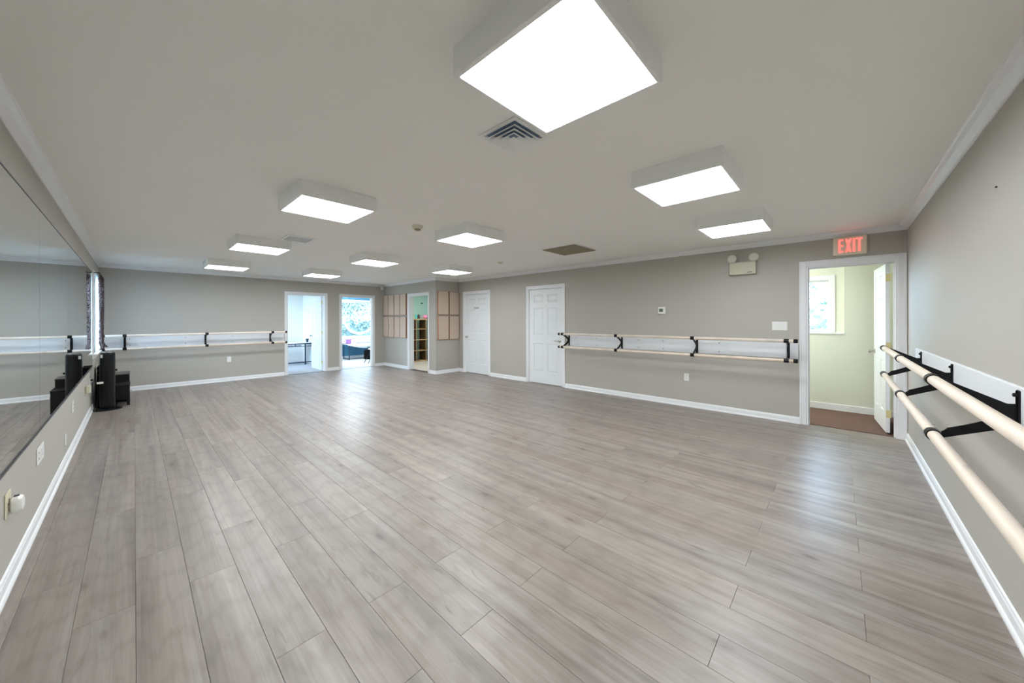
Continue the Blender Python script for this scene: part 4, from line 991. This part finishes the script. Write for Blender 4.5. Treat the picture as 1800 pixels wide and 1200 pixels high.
# ------------------------------------------------------------------ outdoors
grass = mat('lawn', srgb(104, 118, 104), 0.95, noise=(6, 0.3), spec=0.1)
struct(bx('ground', (-30, -30, -0.5), (45, 60, -0.2), grass), 'lawn outside the windows', 'ground')
def tree(x, y, h, r, label, seed, leafc):
    rnd = random.Random(seed)
    t = thing('tree', label, 'tree', (x, y, -0.2), 'trees outside the windows')
    bm = bmesh.new(); cyl(bm, (x, y, -0.2), (x, y, h * 0.55), 0.22, 0.12, 12)
    for i in range(6):
        a = i * pi / 3; cyl(bm, (x, y, h * (0.3 + 0.04 * i)), (x + r * 0.6 * cos(a), y + r * 0.6 * sin(a), h * (0.5 + 0.05 * i)), 0.07, 0.03, 8)
    obj('trunk', bm, mat('grey_bark', srgb(128, 118, 106), 0.9, noise=(12, 0.3)), t, True)
    vs, fs = [], []
    for i in range(14000):
        u = rnd.random() ** 0.5; a = rnd.random() * 2 * pi; cz = rnd.uniform(-1, 1); q = math.sqrt(1 - cz * cz)
        p = Vector((x + r * u * q * cos(a), y + r * u * q * sin(a), h * 0.62 + h * 0.42 * u * cz))
        e1 = Vector((rnd.uniform(-1, 1), rnd.uniform(-1, 1), rnd.uniform(-1, 1))).normalized() * 0.11
        e2 = Vector((rnd.uniform(-1, 1), rnd.uniform(-1, 1), rnd.uniform(-1, 1))).normalized() * 0.08
        k0 = len(vs); vs += [p, p + e1, p + e1 + e2, p + e2]; fs.append((k0, k0 + 1, k0 + 2, k0 + 3))
    me = bpy.data.meshes.new('foliage'); me.from_pydata(vs, [], fs); me.materials.append(leafc)
    o = bpy.data.objects.new('foliage', me); COL.objects.link(o); o.parent = t; o.matrix_parent_inverse = world(t).inverted(); o['kind'] = 'stuff'
leafm = mat('green_leaves', srgb(122, 132, 124), 0.8, spec=0.1)
tree(7.6, 20.5, 4.6, 2.6, 'leafy tree outside the picture window, on its left side', 1, leafm)
tree(13.6, 24.5, 5.0, 2.8, 'leafy tree outside the picture window, on its right side', 2, leafm)
def hedge(lo, hi, label, seed, n=16000):
    rnd = random.Random(seed)
    t = thing('hedge', label, 'hedge', ((lo[0] + hi[0]) / 2, (lo[1] + hi[1]) / 2, -0.2), 'hedges outside the windows')
    bx('hedge_core', (lo[0] + 0.2, lo[1] + 0.2, -0.2), (hi[0] - 0.2, hi[1] - 0.2, hi[2] - 0.35), leafm, t, 0.1, 2)
    vs, fs = [], []
    for i in range(n):
        p = Vector([rnd.uniform(a, b) for a, b in zip(lo, hi)]); p.z = lo[2] + (p.z - lo[2]) * (0.86 + 0.14 * sin(p.x * 1.9) * cos(p.y * 1.3 + p.x * 0.7))
        e1 = Vector((rnd.uniform(-1, 1), rnd.uniform(-1, 1), rnd.uniform(-1, 1))).normalized() * 0.12
        e2 = Vector((rnd.uniform(-1, 1), rnd.uniform(-1, 1), rnd.uniform(-1, 1))).normalized() * 0.09
        k0 = len(vs); vs += [p, p + e1, p + e1 + e2, p + e2]; fs.append((k0, k0 + 1, k0 + 2, k0 + 3))
    me = bpy.data.meshes.new('foliage'); me.from_pydata(vs, [], fs); me.materials.append(leafm)
    o = bpy.data.objects.new('foliage', me); COL.objects.link(o); o.parent = t; o.matrix_parent_inverse = world(t).inverted(); o['kind'] = 'stuff'
hedge((4.5, 16.4, -0.2), (12.5, 17.6, 1.75), 'long green hedge outside the picture window, below the trees', 8)
hedge((11.2, 0.5, -0.2), (12.4, 4.5, 1.9), 'green hedge outside the hall window', 9, 8000)
tree(15.0, 2.9, 5.0, 2.0, 'leafy tree outside the hall window', 3, leafm)
tree(-5.5, 13.0, 5.0, 2.2, 'leafy tree outside the curtained window', 4, leafm)
